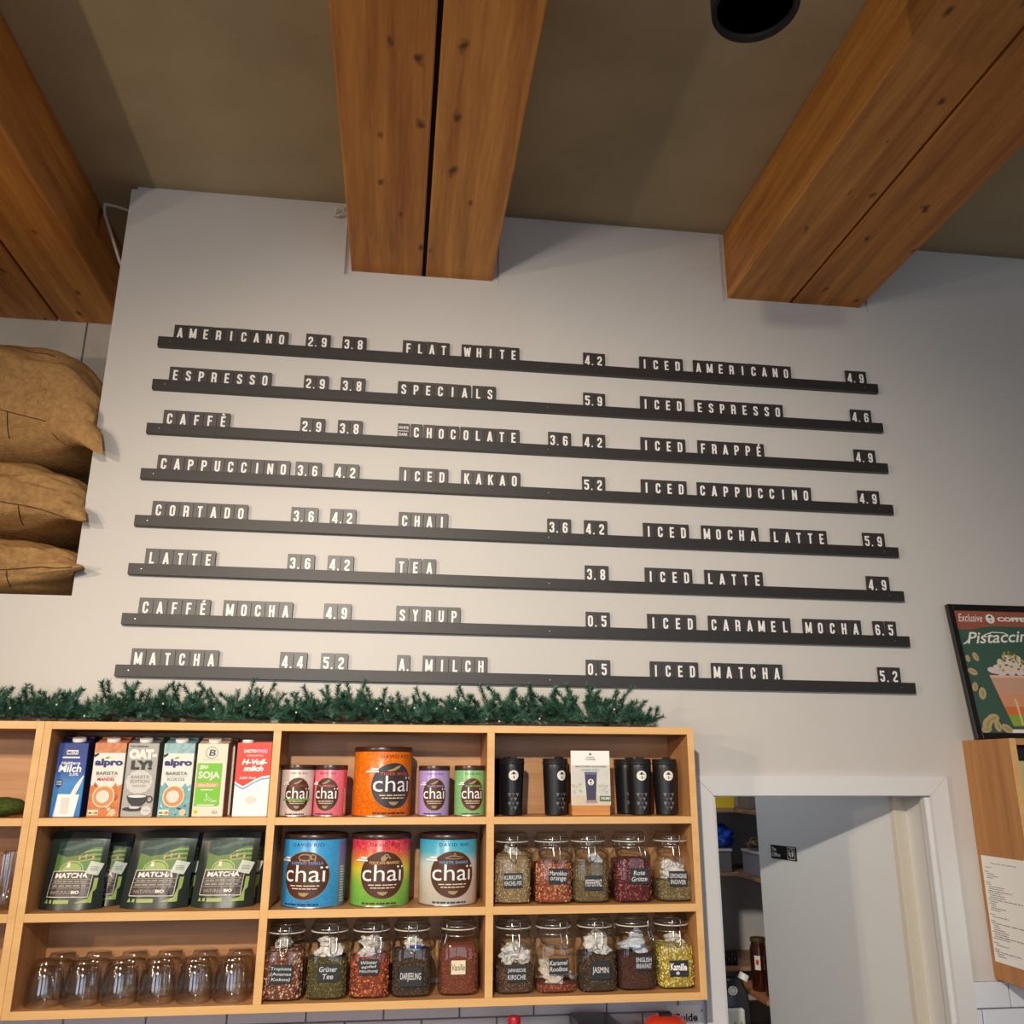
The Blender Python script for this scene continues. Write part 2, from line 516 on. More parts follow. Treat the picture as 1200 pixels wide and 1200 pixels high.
w.box(NX + 0.014, NX + 0.10, 0.14, 0.53, 0.3, CEIL)
struct('wall_front', w, PLASTER)
w = MB(); w.box(WX0, NX, 0.02, 0.53, -EYE, 0.478); struct('wall_front_lower', w, PLASTER)
w = MB(); w.box(WX0, NX + 0.1, 0.53, 0.65, 0.2, CEIL); struct('wall_niche', w, CONCL)
# shallow formwork joint in the concrete: groove shade painted on one thin raised strip
w = MB(); w.box(-1.205, -1.200, 0.527, 0.53, 0.48, CEIL); struct('trim_1', w, mat('joint_shadow', (120, 112, 100), 0.9))
w = MB(); w.box(WX0, WX1, -6.3, 0.65, CEIL, CEIL + 0.2); struct('ceiling', w, CONC)
w = MB(); w.box(WX0, WX1, -6.3, 0.0, -EYE - 0.1, -EYE); struct('floor', w, mat('floor_boards', (120, 92, 66), 0.5, nz=0.15, nscale=4))
w = MB(); w.box(WX0 - 0.15, WX0, -6.3, 0.65, -EYE, CEIL); struct('wall_left', w, PLASTER)
w = MB(); w.box(WX1, WX1 + 0.15, -6.3, 0.65, -EYE, CEIL); struct('wall_right', w, PLASTER)
w = MB(); rects(WX0, WX1, -EYE, CEIL, [(-3.1, -1.3, -1.3, 1.1), (-0.5, 1.3, -1.3, 1.1), (1.7, 3.5, -1.3, 1.1)], -6.3, -6.1, w); struct('wall_back', w, PLASTER)
for i, x in enumerate((-3.1, -0.5, 1.7)):
    w = MB()
    w.box(x, x + 0.06, -6.24, -6.16, -1.3, 1.1); w.box(x + 1.74, x + 1.8, -6.24, -6.16, -1.3, 1.1)
    w.box(x, x + 1.8, -6.24, -6.16, -1.3, -1.24); w.box(x, x + 1.8, -6.24, -6.16, 1.04, 1.1)
    w.box(x + 0.87, x + 0.93, -6.24, -6.16, -1.3, 1.1)
    struct('window_%d' % (i + 1), w, mat('window_frame', (70, 70, 72), 0.5))

# beams: two glued timbers side by side with a dark slot between
def beam(label, x0, gap, x1, yend, mi):
    t = thing('ceiling_beam', label, 'beam', ((x0 + x1) / 2, yend, BZ), 0, 'pine ceiling beams')
    cx = (x0 + x1) / 2
    for k, (a, b) in enumerate(((x0, gap[0]), (gap[1], x1))):
        m = MB(); m.box(a - cx, b - cx, -6.1 - yend, 0.098 if yend < .1 else 0, 0, CEIL - BZ - 0.001, 0.004)
        o = m.build('timber', PINE[(mi + k) % 3], t)
    m = MB(); m.box(gap[0] - cx, gap[1] - cx, -6.1 - yend, 0.095 if yend < .1 else -.002, 0.02, 0.1); m.build('slot_shade_strip', mat('slot_shade', (20, 17, 15), 0.9), t)  # near-black strip painted as the shade inside the open slot
beam('pine ceiling beam at the left edge, ending on bare concrete above the sacks', B1[0], (-1.308, -1.298), B1[1], 0.527, 2)
beam('pine ceiling beam in the middle, above the word FLAT WHITE', B2[0], (0.030, 0.043), B2[1], 0.036, 0)
beam('pine ceiling beam on the right, above ICED AMERICANO, beside the black lamp', B3[0], (1.336, 1.344), B3[1], 0.036, 1)

# door trim, lining, leaf
def trims():
    X0, X1, Z = 0.8805, 1.6775, -0.0110
    a = MB(); a.prism([(X0, -EYE), (DX0, -EYE), (DX0, DZ - 0.0004), (X0, Z - 0.0008)], 0.004, 0.02); struct('trim_2', a, DOORW)
    a = MB(); a.prism([(DX1, -EYE), (X1, -EYE), (X1, Z - 0.0008), (DX1, DZ - 0.0004)], 0.004, 0.02); struct('trim_3', a, DOORW)
    a = MB(); a.prism([(X0 + 0.0006, Z), (DX0 + 0.0006, DZ), (DX1 - 0.0006, DZ), (X1 - 0.0006, Z)], 0.004, 0.02); struct('trim_4', a, DOORW)
    a = MB()
    a.box(DX0 - 0.004, DX0 + 0.010, 0.0205, 0.16, -EYE, DZ + 0.004); a.box(DX1 - 0.004, DX1 + 0.004, 0.0205, 0.16, -EYE, DZ + 0.004)
    a.box(DX0 - 0.004, DX1 + 0.004, 0.0205, 0.16, DZ - 0.003, DZ + 0.004)
    a.box(DX1 - 0.014, DX1 - 0.004, 0.0205, 0.045, -EYE, DZ - 0.004)
    struct('trim_5', a, DOORW)
    a = MB(); a.box(DX1 - 0.012, DX1 - 0.005, 0.046, 0.054, -EYE, DZ - 0.004); struct('trim_6', a, mat('door_seal', (205, 196, 182), 0.6))
trims()
lf = tag(thing('door_1', None, None, (1.612, 0.15, -EYE)), kind='structure')
ang = math.atan2(0.785 - 0.135, 1.43 - 1.613)     # leaf swung inward
lf.rotation_euler = (0, 0, ang)
m = MB(); m.box(0.0, 0.690, 0.0, 0.04, 0.01, EYE - 0.03, 0.0015); m.build('door_leaf', DOORW, lf)
m = MB(); m.box(-0.004, 0.016, -0.006, 0.046, 0.01, EYE - 0.03, 0.001); m.build('door_edge', mat('door_edge_cream', (214, 206, 190), 0.5), lf)
mat('steel', (170, 170, 170), 0.35, 1.0)
m = MB(); m.tube([(0.63, 0.04, 1.0), (0.63, 0.085, 1.0), (0.52, 0.085, 1.0)], 0.009); m.build('door_handle', MATS['steel'], lf)
# sign on the visible face of the leaf (local +y is the face towards the kitchen left)
sg = thing('door_sign', 'small black sign reading The Office on the white door', 'sign', (1.612, 0.15, 0), 0)
sg.rotation_euler = (0, 0, ang)
m = MB(); m.box(0.475, 0.615, 0.0405, 0.0425, -0.3065, -0.259, 0.0006); m.build('plate', mat('sign_black', (22, 22, 24), 0.4), sg)
a = Art()
a.text('The', 0.006, 0.030, 0.027, 0.040, WHITE, 2, 0.02); a.text('Office', 0.006, 0.052, 0.008, 0.022, WHITE, 2, 0.02)
a.rect(0.092, 0.004, 0.132, 0.044, WHITE, 1); a.rect(0.094, 0.006, 0.130, 0.042, MATS['sign_black'], 2)
a.ell(0.112, 0.026, 0.013, 0.015, WHITE, 3, 16); a.rect(0.103, 0.028, 0.120, 0.032, MATS['sign_black'], 4); a.ell(0.111, 0.035, 0.006, 0.005, MATS['sign_black'], 4, 12); a.poly([(0.108, 0.026), (0.114, 0.026), (0.116, 0.012), (0.110, 0.012)], MATS['sign_black'], 4)
a.build('printed_lettering', lambda u, v, h: (0.615 - u, 0.0425 + h, -0.3065 + v), sg)

# pantry behind the door
w = MB()
w.box(0.70, 0.75, 0.14, 1.55, -EYE, 0.5); w.box(1.73, 1.78, 0.14, 1.55, -EYE, 0.5); w.box(0.70, 1.78, 1.5, 1.55, -EYE, 0.5)
struct('wall_pantry', w, mat('pantry_plaster', (196, 196, 196), 0.8))
w = MB(); w.box(0.70, 1.78, 0.14, 1.55, 0.5, 0.55); struct('ceiling_pantry', w, MATS['pantry_plaster'])
w = MB(); w.box(0.70, 1.78, 0.0, 1.55, -EYE - 0.1, -EYE); struct('floor_pantry', w, MATS['floor_boards'])

pl = thing('added_pantry_lamp', 'added fill lamp under the pantry ceiling, unseen, brightening the door leaf', 'lamp', (1.15, .75, .5))  # invented fixture, out of view, for the added fill light
m = MB(); m.lathe([(.07, -.0005), (.07, -.02), (.06, -.03), (0, -.03)], 28); m.build('added_lamp_shade', mat('opal_glass', (240, 238, 230), 0.4), pl)
light('added_pantry_light', 'POINT', (1.15, .75, .43), 3.0, (0.92, 0.95, 1.0), shadow_soft_size=0.05)  # fill added to lift the shaded door leaf and pantry contents

# subway tiles: left under the shelf and right of the door
TILE = mat('glazed_tile', (228, 234, 242), 0.12, spec=0.6)
GROUT = mat('grout', (140, 146, 152), 0.9)
def tiles(holder, x0, x1, zs, xoff, pw):
    for r, (za, zb) in enumerate(zs):
        k0 = math.floor((x0 - xoff[r % 2]) / pw)
        x = xoff[r % 2] + k0 * pw
        while x < x1:
            a, b = max(x + 0.002, x0), min(x + pw - 0.002, x1)
            if b - a > 0.01:
                key = (round(b - a, 3), round(zb - za, 3))
                if key not in TM:
                    m = MB(); m.box(0, b - a, 0.006, 0.0145, 0, zb - za - 0.004, 0.0016); TM[key] = m.mesh('tile', TILE)
                obj('tile', TM[key], holder, (a, 0, za + 0.002))
            x += pw
TM = {}
gl = MB(); gl.box(-2.2, 0.872, 0.0145, 0.0205, -1.0, -0.53)
t1 = struct('wall_tiles_left', gl, GROUT)
tiles(t1, -1.25, 0.872, [(-0.629, -0.529), (-0.729, -0.629), (-0.829, -0.729), (-0.929, -0.829)], (0.0, 0.1), 0.2)
gl = MB(); gl.box(1.6785, 3.0, 0.0145, 0.0205, -1.0, -0.58)
t2 = struct('wall_tiles_right', gl, GROUT)
tiles(t2, 1.6785, 2.6, [(-0.6475, -0.5775), (-0.7475, -0.6475), (-0.8475, -0.7475), (-0.9475, -0.8475)], (1.787, 1.695), 0.2)

ctr = thing('counter', 'kitchen counter below the tiles, mostly out of view', 'counter', (-0.6, -0.30, -EYE))
m = MB(); m.box(-1.4, 1.42, -0.30, 0.30, 0.93, 0.97, 0.003); m.build('worktop', BEECH, ctr)
m = MB(); m.box(-1.38, 1.40, -0.26, 0.30, 0.0, 0.93); m.build('carcass', mat('dark_front', (60, 58, 56), 0.6), ctr)

# ------------------------------------------------------------------ menu: eight rails with letter tiles
def _gl():
    t = 0.17; W0 = 0.46
    def O(w=W0, y0=0.0, y1=1.0):
        a = t / 2; W = w - a; L = y0 + a; H = y1 - a; r = 0.13; q = 0.038
        return [(a + r, L), (W - r, L), (W - q, L + q), (W, L + r), (W, H - r), (W - q, H - q), (W - r, H), (a + r, H), (a + q, H - q), (a, H - r), (a, L + r), (a + q, L + q)]
    a = t / 2; W = W0 - a; H = 1 - a; r = 0.13; q = 0.038
    top = [(W, H - r), (W - q, H - q), (W - r, H), (a + r, H), (a + q, H - q), (a, H - r)]
    bot = [(a, a + r), (a + q, a + q), (a + r, a), (W - r, a), (W - q, a + q), (W, a + r)]
    G = {}
    o_ = False; c_ = True
    G['O'] = G['0'] = (W0, [(O(), c_)])
    G['C'] = (W0, [([(W, 0.64)] + top + bot + [(W, 0.36)], o_)])
    G['S'] = (W0, [([(W, 0.70)] + top + [(a, 0.66), (W, 0.38)] + bot[::-1] + [(a, 0.30)], o_)])
    G['A'] = (0.5, [([(0.07, 0), (0.25, 1.0)], o_), ([(0.43, 0), (0.25, 1.0)], o_), ([(0.13, 0.26), (0.37, 0.26)], o_)])
    G['B'] = (W0, [([(a, 0), (a, 1)], o_)])
    P = [(a, H), (W - r, H), (W - q, H - q), (W, H - r), (W, 0.58), (W - q, 0.49), (W - r, 0.45), (a, 0.45)]
    G['P'] = (W0, [([(a, 0), (a, 1)], o_), (P, o_)])
    G['R'] = (W0, [([(a, 0), (a, 1)], o_), (P, o_), ([(W - 0.09, 0.47), (W, 0.38), (W, 0)], o_)])
    G['D'] = (W0, [([(a, 0), (a, 1)], o_), ([(a, H), (W - r, H), (W - q, H - q), (W, H - r), (W, a + r), (W - q, a + q), (W - r, a), (a, a)], o_)])
    E_ = [([(a, 0), (a, 1)], o_), ([(a, H), (0.40, H)], o_), ([(a, 0.5), (0.37, 0.5)], o_), ([(a, a), (0.40, a)], o_)]
    G['E'] = (0.41, E_); G['F'] = (0.40, E_[:3])
    G['L'] = (0.40, [([(a, 0), (a, 1)], o_), ([(a, a), (0.40, a)], o_)])
    G['I'] = (0.17, [([(a, 0), (a, 1)], o_)])
    G['T'] = (0.42, [([(0.21, 0), (0.21, 1)], o_), ([(0, H), (0.42, H)], o_)])
    G['H'] = (W0, [([(a, 0), (a, 1)], o_), ([(W, 0), (W, 1)], o_), ([(a, 0.5), (W, 0.5)], o_)])
    G['U'] = (W0, [([(a, 1)] + bot + [(W, 1)], o_)])
    G['N'] = (0.5, [([(a, 0), (a, 1)], o_), ([(0.5 - a, 0), (0.5 - a, 1)], o_), ([(a, 0.97), (0.5 - a, 0.03)], o_)])
    G['M'] = (0.62, [([(a, 0), (a, 1)], o_), ([(0.62 - a, 0), (0.62 - a, 1)], o_), ([(a, 0.95), (0.31, 0.1)], o_), ([(0.62 - a, 0.95), (0.31, 0.1)], o_)])
    G['W'] = (0.66, [([(0.07, 1), (0.19, 0)], o_), ([(0.19, 0), (0.33, 0.9)], o_), ([(0.33, 0.9), (0.47, 0)], o_), ([(0.59, 1), (0.47, 0)], o_)])
    G['K'] = (0.48, [([(a, 0), (a, 1)], o_), ([(0.40, 1), (a + 0.04, 0.42)], o_), ([(0.19, 0.6), (0.42, 0)], o_)])
    G['Y'] = (0.48, [([(0.07, 1), (0.24, 0.5)], o_), ([(0.41, 1), (0.24, 0.5)], o_), ([(0.24, 0.52), (0.24, 0)], o_)])
    G['È'] = (0.41, E_ + [([(0.10, 1.24), (0.28, 1.09)], o_)]); G['É'] = (0.41, E_ + [([(0.14, 1.09), (0.32, 1.24)], o_)])
    G['2'] = (W0, [([(a, 0.68)] + top[::-1] + [(W, 0.6), (a, 0.22), (a, a)], o_), ([(a, a), (W0, a)], o_)])
    G['3'] = (W0, [([(a, 0.70)] + top[::-1] + [(W, 0.62), (W - 0.08, 0.52), (a + 0.1, 0.52)], o_), ([(W - 0.08, 0.52), (W, 0.42)] + bot[::-1] + [(a, 0.30)], o_)])
    G['4'] = (0.5, [([(0.35, 0), (0.35, 1)], o_), ([(0.33, 0.98), (0.08, 0.28)], o_), ([(0.0, 0.25), (0.48, 0.25)], o_)])
    G['5'] = (W0, [([(W0, H), (a, H)], o_), ([(a, 1), (a, 0.55)], o_), ([(a, 0.55), (a + r, 0.61), (W - r, 0.61), (W - q, 0.57), (W, 0.5)] + bot[::-1] + [(a, 0.28)], o_)])
    six = [(W, 0.72)] + top + bot + [(W, 0.44), (W - q, 0.52), (W - r, 0.56), (a + 0.08, 0.56)]
    G['6'] = (W0, [(six, o_)])
    G['9'] = (W0, [([(W0 - x, 1 - y) for x, y in six], o_)])
    G['8'] = (W0, [(O(y0=0.44), c_), (O(y1=0.56), c_)])
    return G, t
GL, GT = _gl()
TILE_B = mat('letter_tile_black', (38, 32, 30), 0.46, bump=0.05, bscale=300, spec=1.0)
LETTER = mat('letter_white', (244, 242, 238), 0.4)
RAIL = mat('rail_black', (31, 27, 25), 0.5, spec=0.7, bump=0.12, bscale=400)
GM = {}
def glyph(ch, comma):
    k = (ch, comma)
    if k in GM: return GM[k]
    a = Art(); H = 0.0345; cx = 0.0 if not comma else -0.004
    wd, st = GL[ch.upper()]
    sx = H * 1.0
    for pts, cl in st:
        a.stroke([(cx + (x - wd / 2) * sx, y * H) for x, y in pts], GT * H * 0.97, LETTER, 1, cl)
    if comma:
        a.rect(0.0105, 0, 0.0150, 0.0050, LETTER, 1); a.poly([(0.0120, 0.0), (0.0150, 0.0), (0.0132, -0.0035)], LETTER, 1)
    o = a.build('letter', flat(-0.001, 0, 0.0015), None)
    me = o.data; bpy.data.objects.remove(o)
    GM[k] = me
    return me
ROWS = [[('AMERICANO',-0.7409,0.0391),('2,9',-0.3332,0.0389),('3,8',-0.2182,0.0385),('FLAT',-0.0245,0.0381),('WHITE',0.1673,0.0383),('4,2',0.5729,0.0376),('ICED',0.7648,0.0381),('AMERICANO',0.952,0.0388),('4,9',1.4976,0.0391)],
[('ESPRESSO',-0.7391,0.0387),('2,9',-0.3295,0.0385),('3,8',-0.2152,0.0389),('SPECIA',-0.0347,0.0391),('LS',0.2053,0.0382),('5,9',0.57,0.0373),('ICED',0.7617,0.0384),('ESPRESSO',0.9478,0.0389),('4,6',1.4991,0.0386)],
[('CAFFÈ',-0.7407,0.0396),('2,9',-0.3306,0.038),('3,8',-0.2154,0.0382),('#',-0.0289,0.0369),('C',0.0113,0.0376),('HOC',0.0517,0.0379),('OLATE',0.1682,0.0382),('3,6',0.4521,0.0378),('4,2',0.5654,0.0376),('ICED',0.7575,0.0382),('FRAPPÉ',0.9502,0.0384),('4,9',1.4956,0.0394)],
[('CAPPUCCINO',-0.7418,0.0391),('3,6',-0.335,0.0396),('4,2',-0.219,0.0387),('ICED',-0.0188,0.0381),('KAKAO',0.1738,0.0376),('5,2',0.5608,0.0379),('ICED',0.7529,0.0384),('CAPPUCCINO',0.9397,0.0391),('4,9',1.492,0.0392)],
[('CORTADO',-0.7405,0.0395),('3,6',-0.3371,0.0401),('4,2',-0.2213,0.0392),('CHAI',-0.0146,0.0379),('3,6',0.4469,0.0381),('4,2',0.564,0.0378),('ICED',0.7544,0.0379),('MOCHA',0.9453,0.0385),('LATTE',1.1757,0.039),('5,9',1.4931,0.0391)],
[('LATTE',-0.7429,0.0398),('3,6',-0.3369,0.0396),('4,2',-0.2196,0.0385),('T',-0.019,0.0381),('E',0.0232,0.0383),('A',0.0649,0.0389),('3,8',0.5638,0.0378),('ICED',0.7541,0.0387),('LATTE',0.9472,0.0388),('4,9',1.4878,0.0406)],
[('CAFFÉ',-0.7437,0.0398),('MOCHA',-0.5085,0.0395),('4,9',-0.2215,0.0398),('SYRUP',-0.0106,0.0384),('0,5',0.5634,0.038),('ICED',0.7563,0.0391),('CARAMEL',0.9499,0.0386),('MOCHA',1.2586,0.0393),('6,5',1.4937,0.0398)],
[('MATCHA',-0.7467,0.0399),('4,4',-0.3369,0.0386),('5,2',-0.2208,0.0387),('a',-0.0022,0.0383),('MILCH',0.0724,0.0383),('0,5',0.5604,0.0378),('ICED',0.7582,0.0382),('MATCHA',0.9506,0.0383),('5,2',1.4921,0.0385)]]
ORD = ['first', 'second', 'third', 'fourth', 'fifth', 'sixth', 'seventh', 'eighth', 'ninth', 'tenth']
WORDS = {'SPECIA': ('SPECIALS', 0), 'LS': ('SPECIALS', 6), 'C': ('CHOCOLATE', 0), 'HOC': ('CHOCOLATE', 1), 'OLATE': ('CHOCOLATE', 4), 'T': ('TEA', 0), 'E': ('TEA', 1), 'A': ('TEA', 2), 'a': ('A.', 0)}
RX0, RZ0, RDZ, RSL, RW = -0.7839, 1.3038, 0.1458, -0.0058, 2.3953
RAILN = ['top', 'second', 'third', 'fourth', 'fifth', 'sixth', 'seventh', 'bottom']
FIRST = ['AMERICANO', 'ESPRESSO', 'CAFFÈ', 'CAPPUCCINO', 'CORTADO', 'LATTE', 'CAFFÉ MOCHA', 'MATCHA']
rm = MB()
rm.box(0, RW, 0.0, 0.0050, -0.0325, 0, 0.0005); rm.box(0, RW, 0.0050, 0.0110, -0.0325, -0.012); rm.box(0, RW, 0.0110, 0.0195, -0.0325, -0.001)
rmesh = rm.mesh('rail', RAIL)
sm = MB(); sm.lathe([(0.0, -0.0010), (0.0017, -0.0008), (0.0022, 0.0001)], 10, ax='Y'); smesh = sm.mesh('screw', mat('screw_zinc', (190, 188, 182), 0.3, 1.0))
TMESH = {}
def tile_mesh(wd):
    k = round(wd, 4)
    if k not in TMESH:
        m = MB(); m.box(-wd / 2 + 0.0003, wd / 2 - 0.0003, 0.0, 0.0022, -0.011, 0.0470, 0.0004); TMESH[k] = m.mesh('tile', TILE_B)
    return TMESH[k]
for i, row in enumerate(ROWS):
    z = RZ0 - i * RDZ
    r = thing('menu_rail', 'long black wall rail, %s of eight, carrying the %s line' % (RAILN[i], FIRST[i]), 'rail', (RX0, 0, z), 0, 'menu rails on the wall', (0, -RSL, 0))
    obj('rail', rmesh, r)
    for sx in (0.037, 1.235, RW - 0.05):
        obj('screw', smesh, r, (sx, 0, -0.016))
    for wd, x0, tw in row:
        chs = []
        for c in wd:
            if c == ',': chs[-1] = (chs[-1][0], True)
            else: chs.append((c, False))
        if wd == 'a': chs = [('A', True)]
        price = wd[0].isdigit()
        col = 'left' if x0 < -0.1 else ('middle' if x0 < 0.7 else 'right')
        for k, (c, cm) in enumerate(chs):
            x = x0 + (k + 0.5) * tw
            zz = z + (x - RX0) * RSL
            full, st = WORDS.get(wd, (wd, 0))
            if wd in ('T', 'E', 'A') and i != 5: full, st = wd, 0
            nm = full
            if wd == '#':
                lab = 'black menu tile with small words WHITE and DARK before CHOCOLATE'
            else:
                lab = "black letter tile '%s', %s of %s %s, %s column, %s rail" % (c, ORD[st + k], 'price' if price else 'word', nm, col, RAILN[i])
            t = obj('letter_tile', tile_mesh(tw), None, (x, 0.0062, zz))
            t.rotation_euler = (random.Random(i * 100 + int(x * 1000)).uniform(-0.02, 0.03), -RSL, 0)
            tag(t, lab, 'letter tile', 'letter tiles on the menu rails')
            if wd == '#':
                a = Art(); a.text('WHITE', -0.016, 0.016, 0.028, 0.038, LETTER, 1, 0.02); a.rect(-0.016, 0.0205, 0.016, 0.0225, LETTER, 1); a.text('DARK', -0.014, 0.014, 0.005, 0.015, LETTER, 1, 0.02)
                a.build('letter', flat(0, 0, 0), t)
            else:
                obj('letter', glyph(c, cm), t, (0, 0.0007, 0))

# ------------------------------------------------------------------ shelf units
SF = -0.18     # front edge of the shelves
def shelf_unit(label, x0, x1, divs, lcut=None):
    cx = (x0 + x1) / 2
    t = thing('wall_shelf', label, 'shelf', (cx, 0.005, -0.5605), 0, 'beech wall shelves')
    def part(nm, a, b, z0, z1, m, y0=SF, y1=0.006):
        q = MB(); q.box(a - cx, b - cx, y0 - 0.005, y1 - 0.005, z0 + 0.5605, z1 + 0.5605, 0.0005)
        q.m = [1 if y0 == SF and sum(q.v[i][1] for i in f) / len(f) < y0 - 0.005 + 0.0004 else 0 for f in q.f]
        return q.build(nm, [m, EDGE], t)
    part('side_panel', x0, x0 + 0.0185, -0.5600, 0.1175, BEECHV); part('side_panel', x1 - 0.0185, x1, -0.5600, 0.1175, BEECHV)
    a, b = x0 + 0.0186, x1 - 0.0186
    part('top_board', a, b, 0.0985, 0.1175, BEECH); part('bottom_board', a, b, -0.5605, -0.5420, BEECH)
    part('back_panel', x0, x1, -0.5600, 0.1170, BEECH, 0.0062, 0.019)
    e = [a] + [v for d in divs for v in (d - 0.0101, d + 0.0101)] + [b]
    for d in divs: part('divider', d - 0.01, d + 0.01, -0.5419, 0.0984, BEECHV)
    for k in range(0, len(e), 2):
        part('shelf_board', e[k], e[k + 1], -0.1340, -0.1155, BEECH); part('shelf_board', e[k], e[k + 1], -0.3520, -0.3325, BEECH)
    return t
shelf_unit('wide beech wall shelf of nine compartments with cartons, chai tins and tea jars', -0.8815, 0.8215, (-0.3035, 0.2575))
shelf_unit('beech wall shelf cut by the left frame edge, holding the moss ball', -1.75, -0.8820, (-1.32,))
Z1, Z2, Z3 = -0.1150, -0.3320, -0.5415   # standing heights of the three rows

# ------------------------------------------------------------------ milk cartons
CAPW = mat('cap_white', (238, 236, 230), 0.35)
def carton(label, x, w, front, side, art, capc=CAPW, slant=True, h=0.181, d=0.07, capx=0.0, y=-0.14, group='drink cartons on the top left shelf', top=None, capw=0.0165):
    t = thing('milk_carton', label, 'carton', (x, y, Z1), 0, group)
    hb = h + (0.020 if slant else 0.0)
    m = MB(); e = 0.0012
    vs = [(-w / 2, 0, 0), (w / 2, 0, 0), (w / 2, d, 0), (-w / 2, d, 0), (-w / 2, 0, h), (w / 2, 0, h), (w / 2, d, hb), (-w / 2, d, hb)]
    bm = bmesh.new(); V = [bm.verts.new(v) for v in vs]
    for f in ((0, 1, 5, 4), (1, 2, 6, 5), (2, 3, 7, 6), (3, 0, 4, 7), (4, 5, 6, 7), (0, 3, 2, 1)): bm.faces.new([V[i] for i in f])
    bmesh.ops.bevel(bm, geom=bm.edges[:], offset=e, segments=1, affect='EDGES'); bm.normal_update(); 
    for f in bm.faces:
        f.material_index = 0 if f.normal.y < -0.7 else (2 if f.normal.z > 0.6 else 1)
    me = bpy.data.meshes.new('carton_body'); bm.to_mesh(me); bm.free()
    for q in (front, side, top or side): me.materials.append(q)
    obj('carton_body', me, t)
    tilt = math.atan2(0.020, d) if slant else 0
    m = MB(); m.lathe([(capw, 0.0), (capw, 0.007), (capw * 0.96, 0.0085), (0.0, 0.0085)], 24); m.build('cap', capc, t, 40, (capx, d * 0.28, h + (0.020 * 0.28 if slant else 0) - 0.0005), (tilt, 0, 0))
    # folded top seam and side ears
    m = MB(); m.box(-w / 2 + 0.002, w / 2 - 0.002, d * 0.60, d * 0.60 + 0.0012, h + hb * 0 + (0.020 * 0.6 if slant else 0) - 0.001, h + (0.020 * 0.6 if slant else 0) + 0.004); m.build('top_seam', top or side, t)
    if art: art(Art(), w, h).build('printed_front', flat(0.0), t)
    return t

NAVY = mat('navy_print', (36, 36, 110), 0.45); RED = mat('red_print', (214, 58, 40), 0.45)
def A_blue(a, w, h):
    x = lambda u: (u - 0.5) * w; z = lambda v: v * h
    a.poly([(x(.12), z(0.005)), (x(.80), z(0.005)), (x(.90), z(.30)), (x(.20), z(.305))], PURE, 1)
    L = [(.60, .30), (.66, .36), (.74, .43), (.85, .50), (.95, .555), (.98, .55), (.92, .46), (.84, .37), (.76, .30)]
    a.poly([(x(u), z(v)) for u, v in L], WHITE, 2)
    a.text('Milch', x(.10), x(.86), z(.60), z(.70), PURE, 2, 0.03, 0.1)
    a.text('Haltbare', x(.16), x(.80), z(.705), z(.745), PURE, 2, 0.02, 0.3)
    a.text('3,5%', x(.48), x(.78), z(.545), z(.59), PURE, 2, 0.02)
    a.rect(x(.30), z(.84), x(.68), z(.90), WHITE, 1); a.text('MILCH', x(.33), x(.65), z(.85), z(.885), NAVY, 2, 0.03); a.rect(x(.18), z(.79), x(.76), z(.81), WHITE, 1)
    a.poly([(x(.06), z(.47)), (x(.10), z(.50)), (x(.26), z(.50)), (x(.30), z(.47)), (x(.28), z(.42)), (x(.18), z(.385)), (x(.08), z(.42))], NAVY, 1)
    for k in range(3): a.rect(x(.09), z(.43 + k * .022), x(.27), z(.438 + k * .022), WHITE, 2)
    a.rect(x(.34), z(.04), x(.60), z(.26), mat('pale_print', (226, 222, 214), 0.5), 2)
    return a
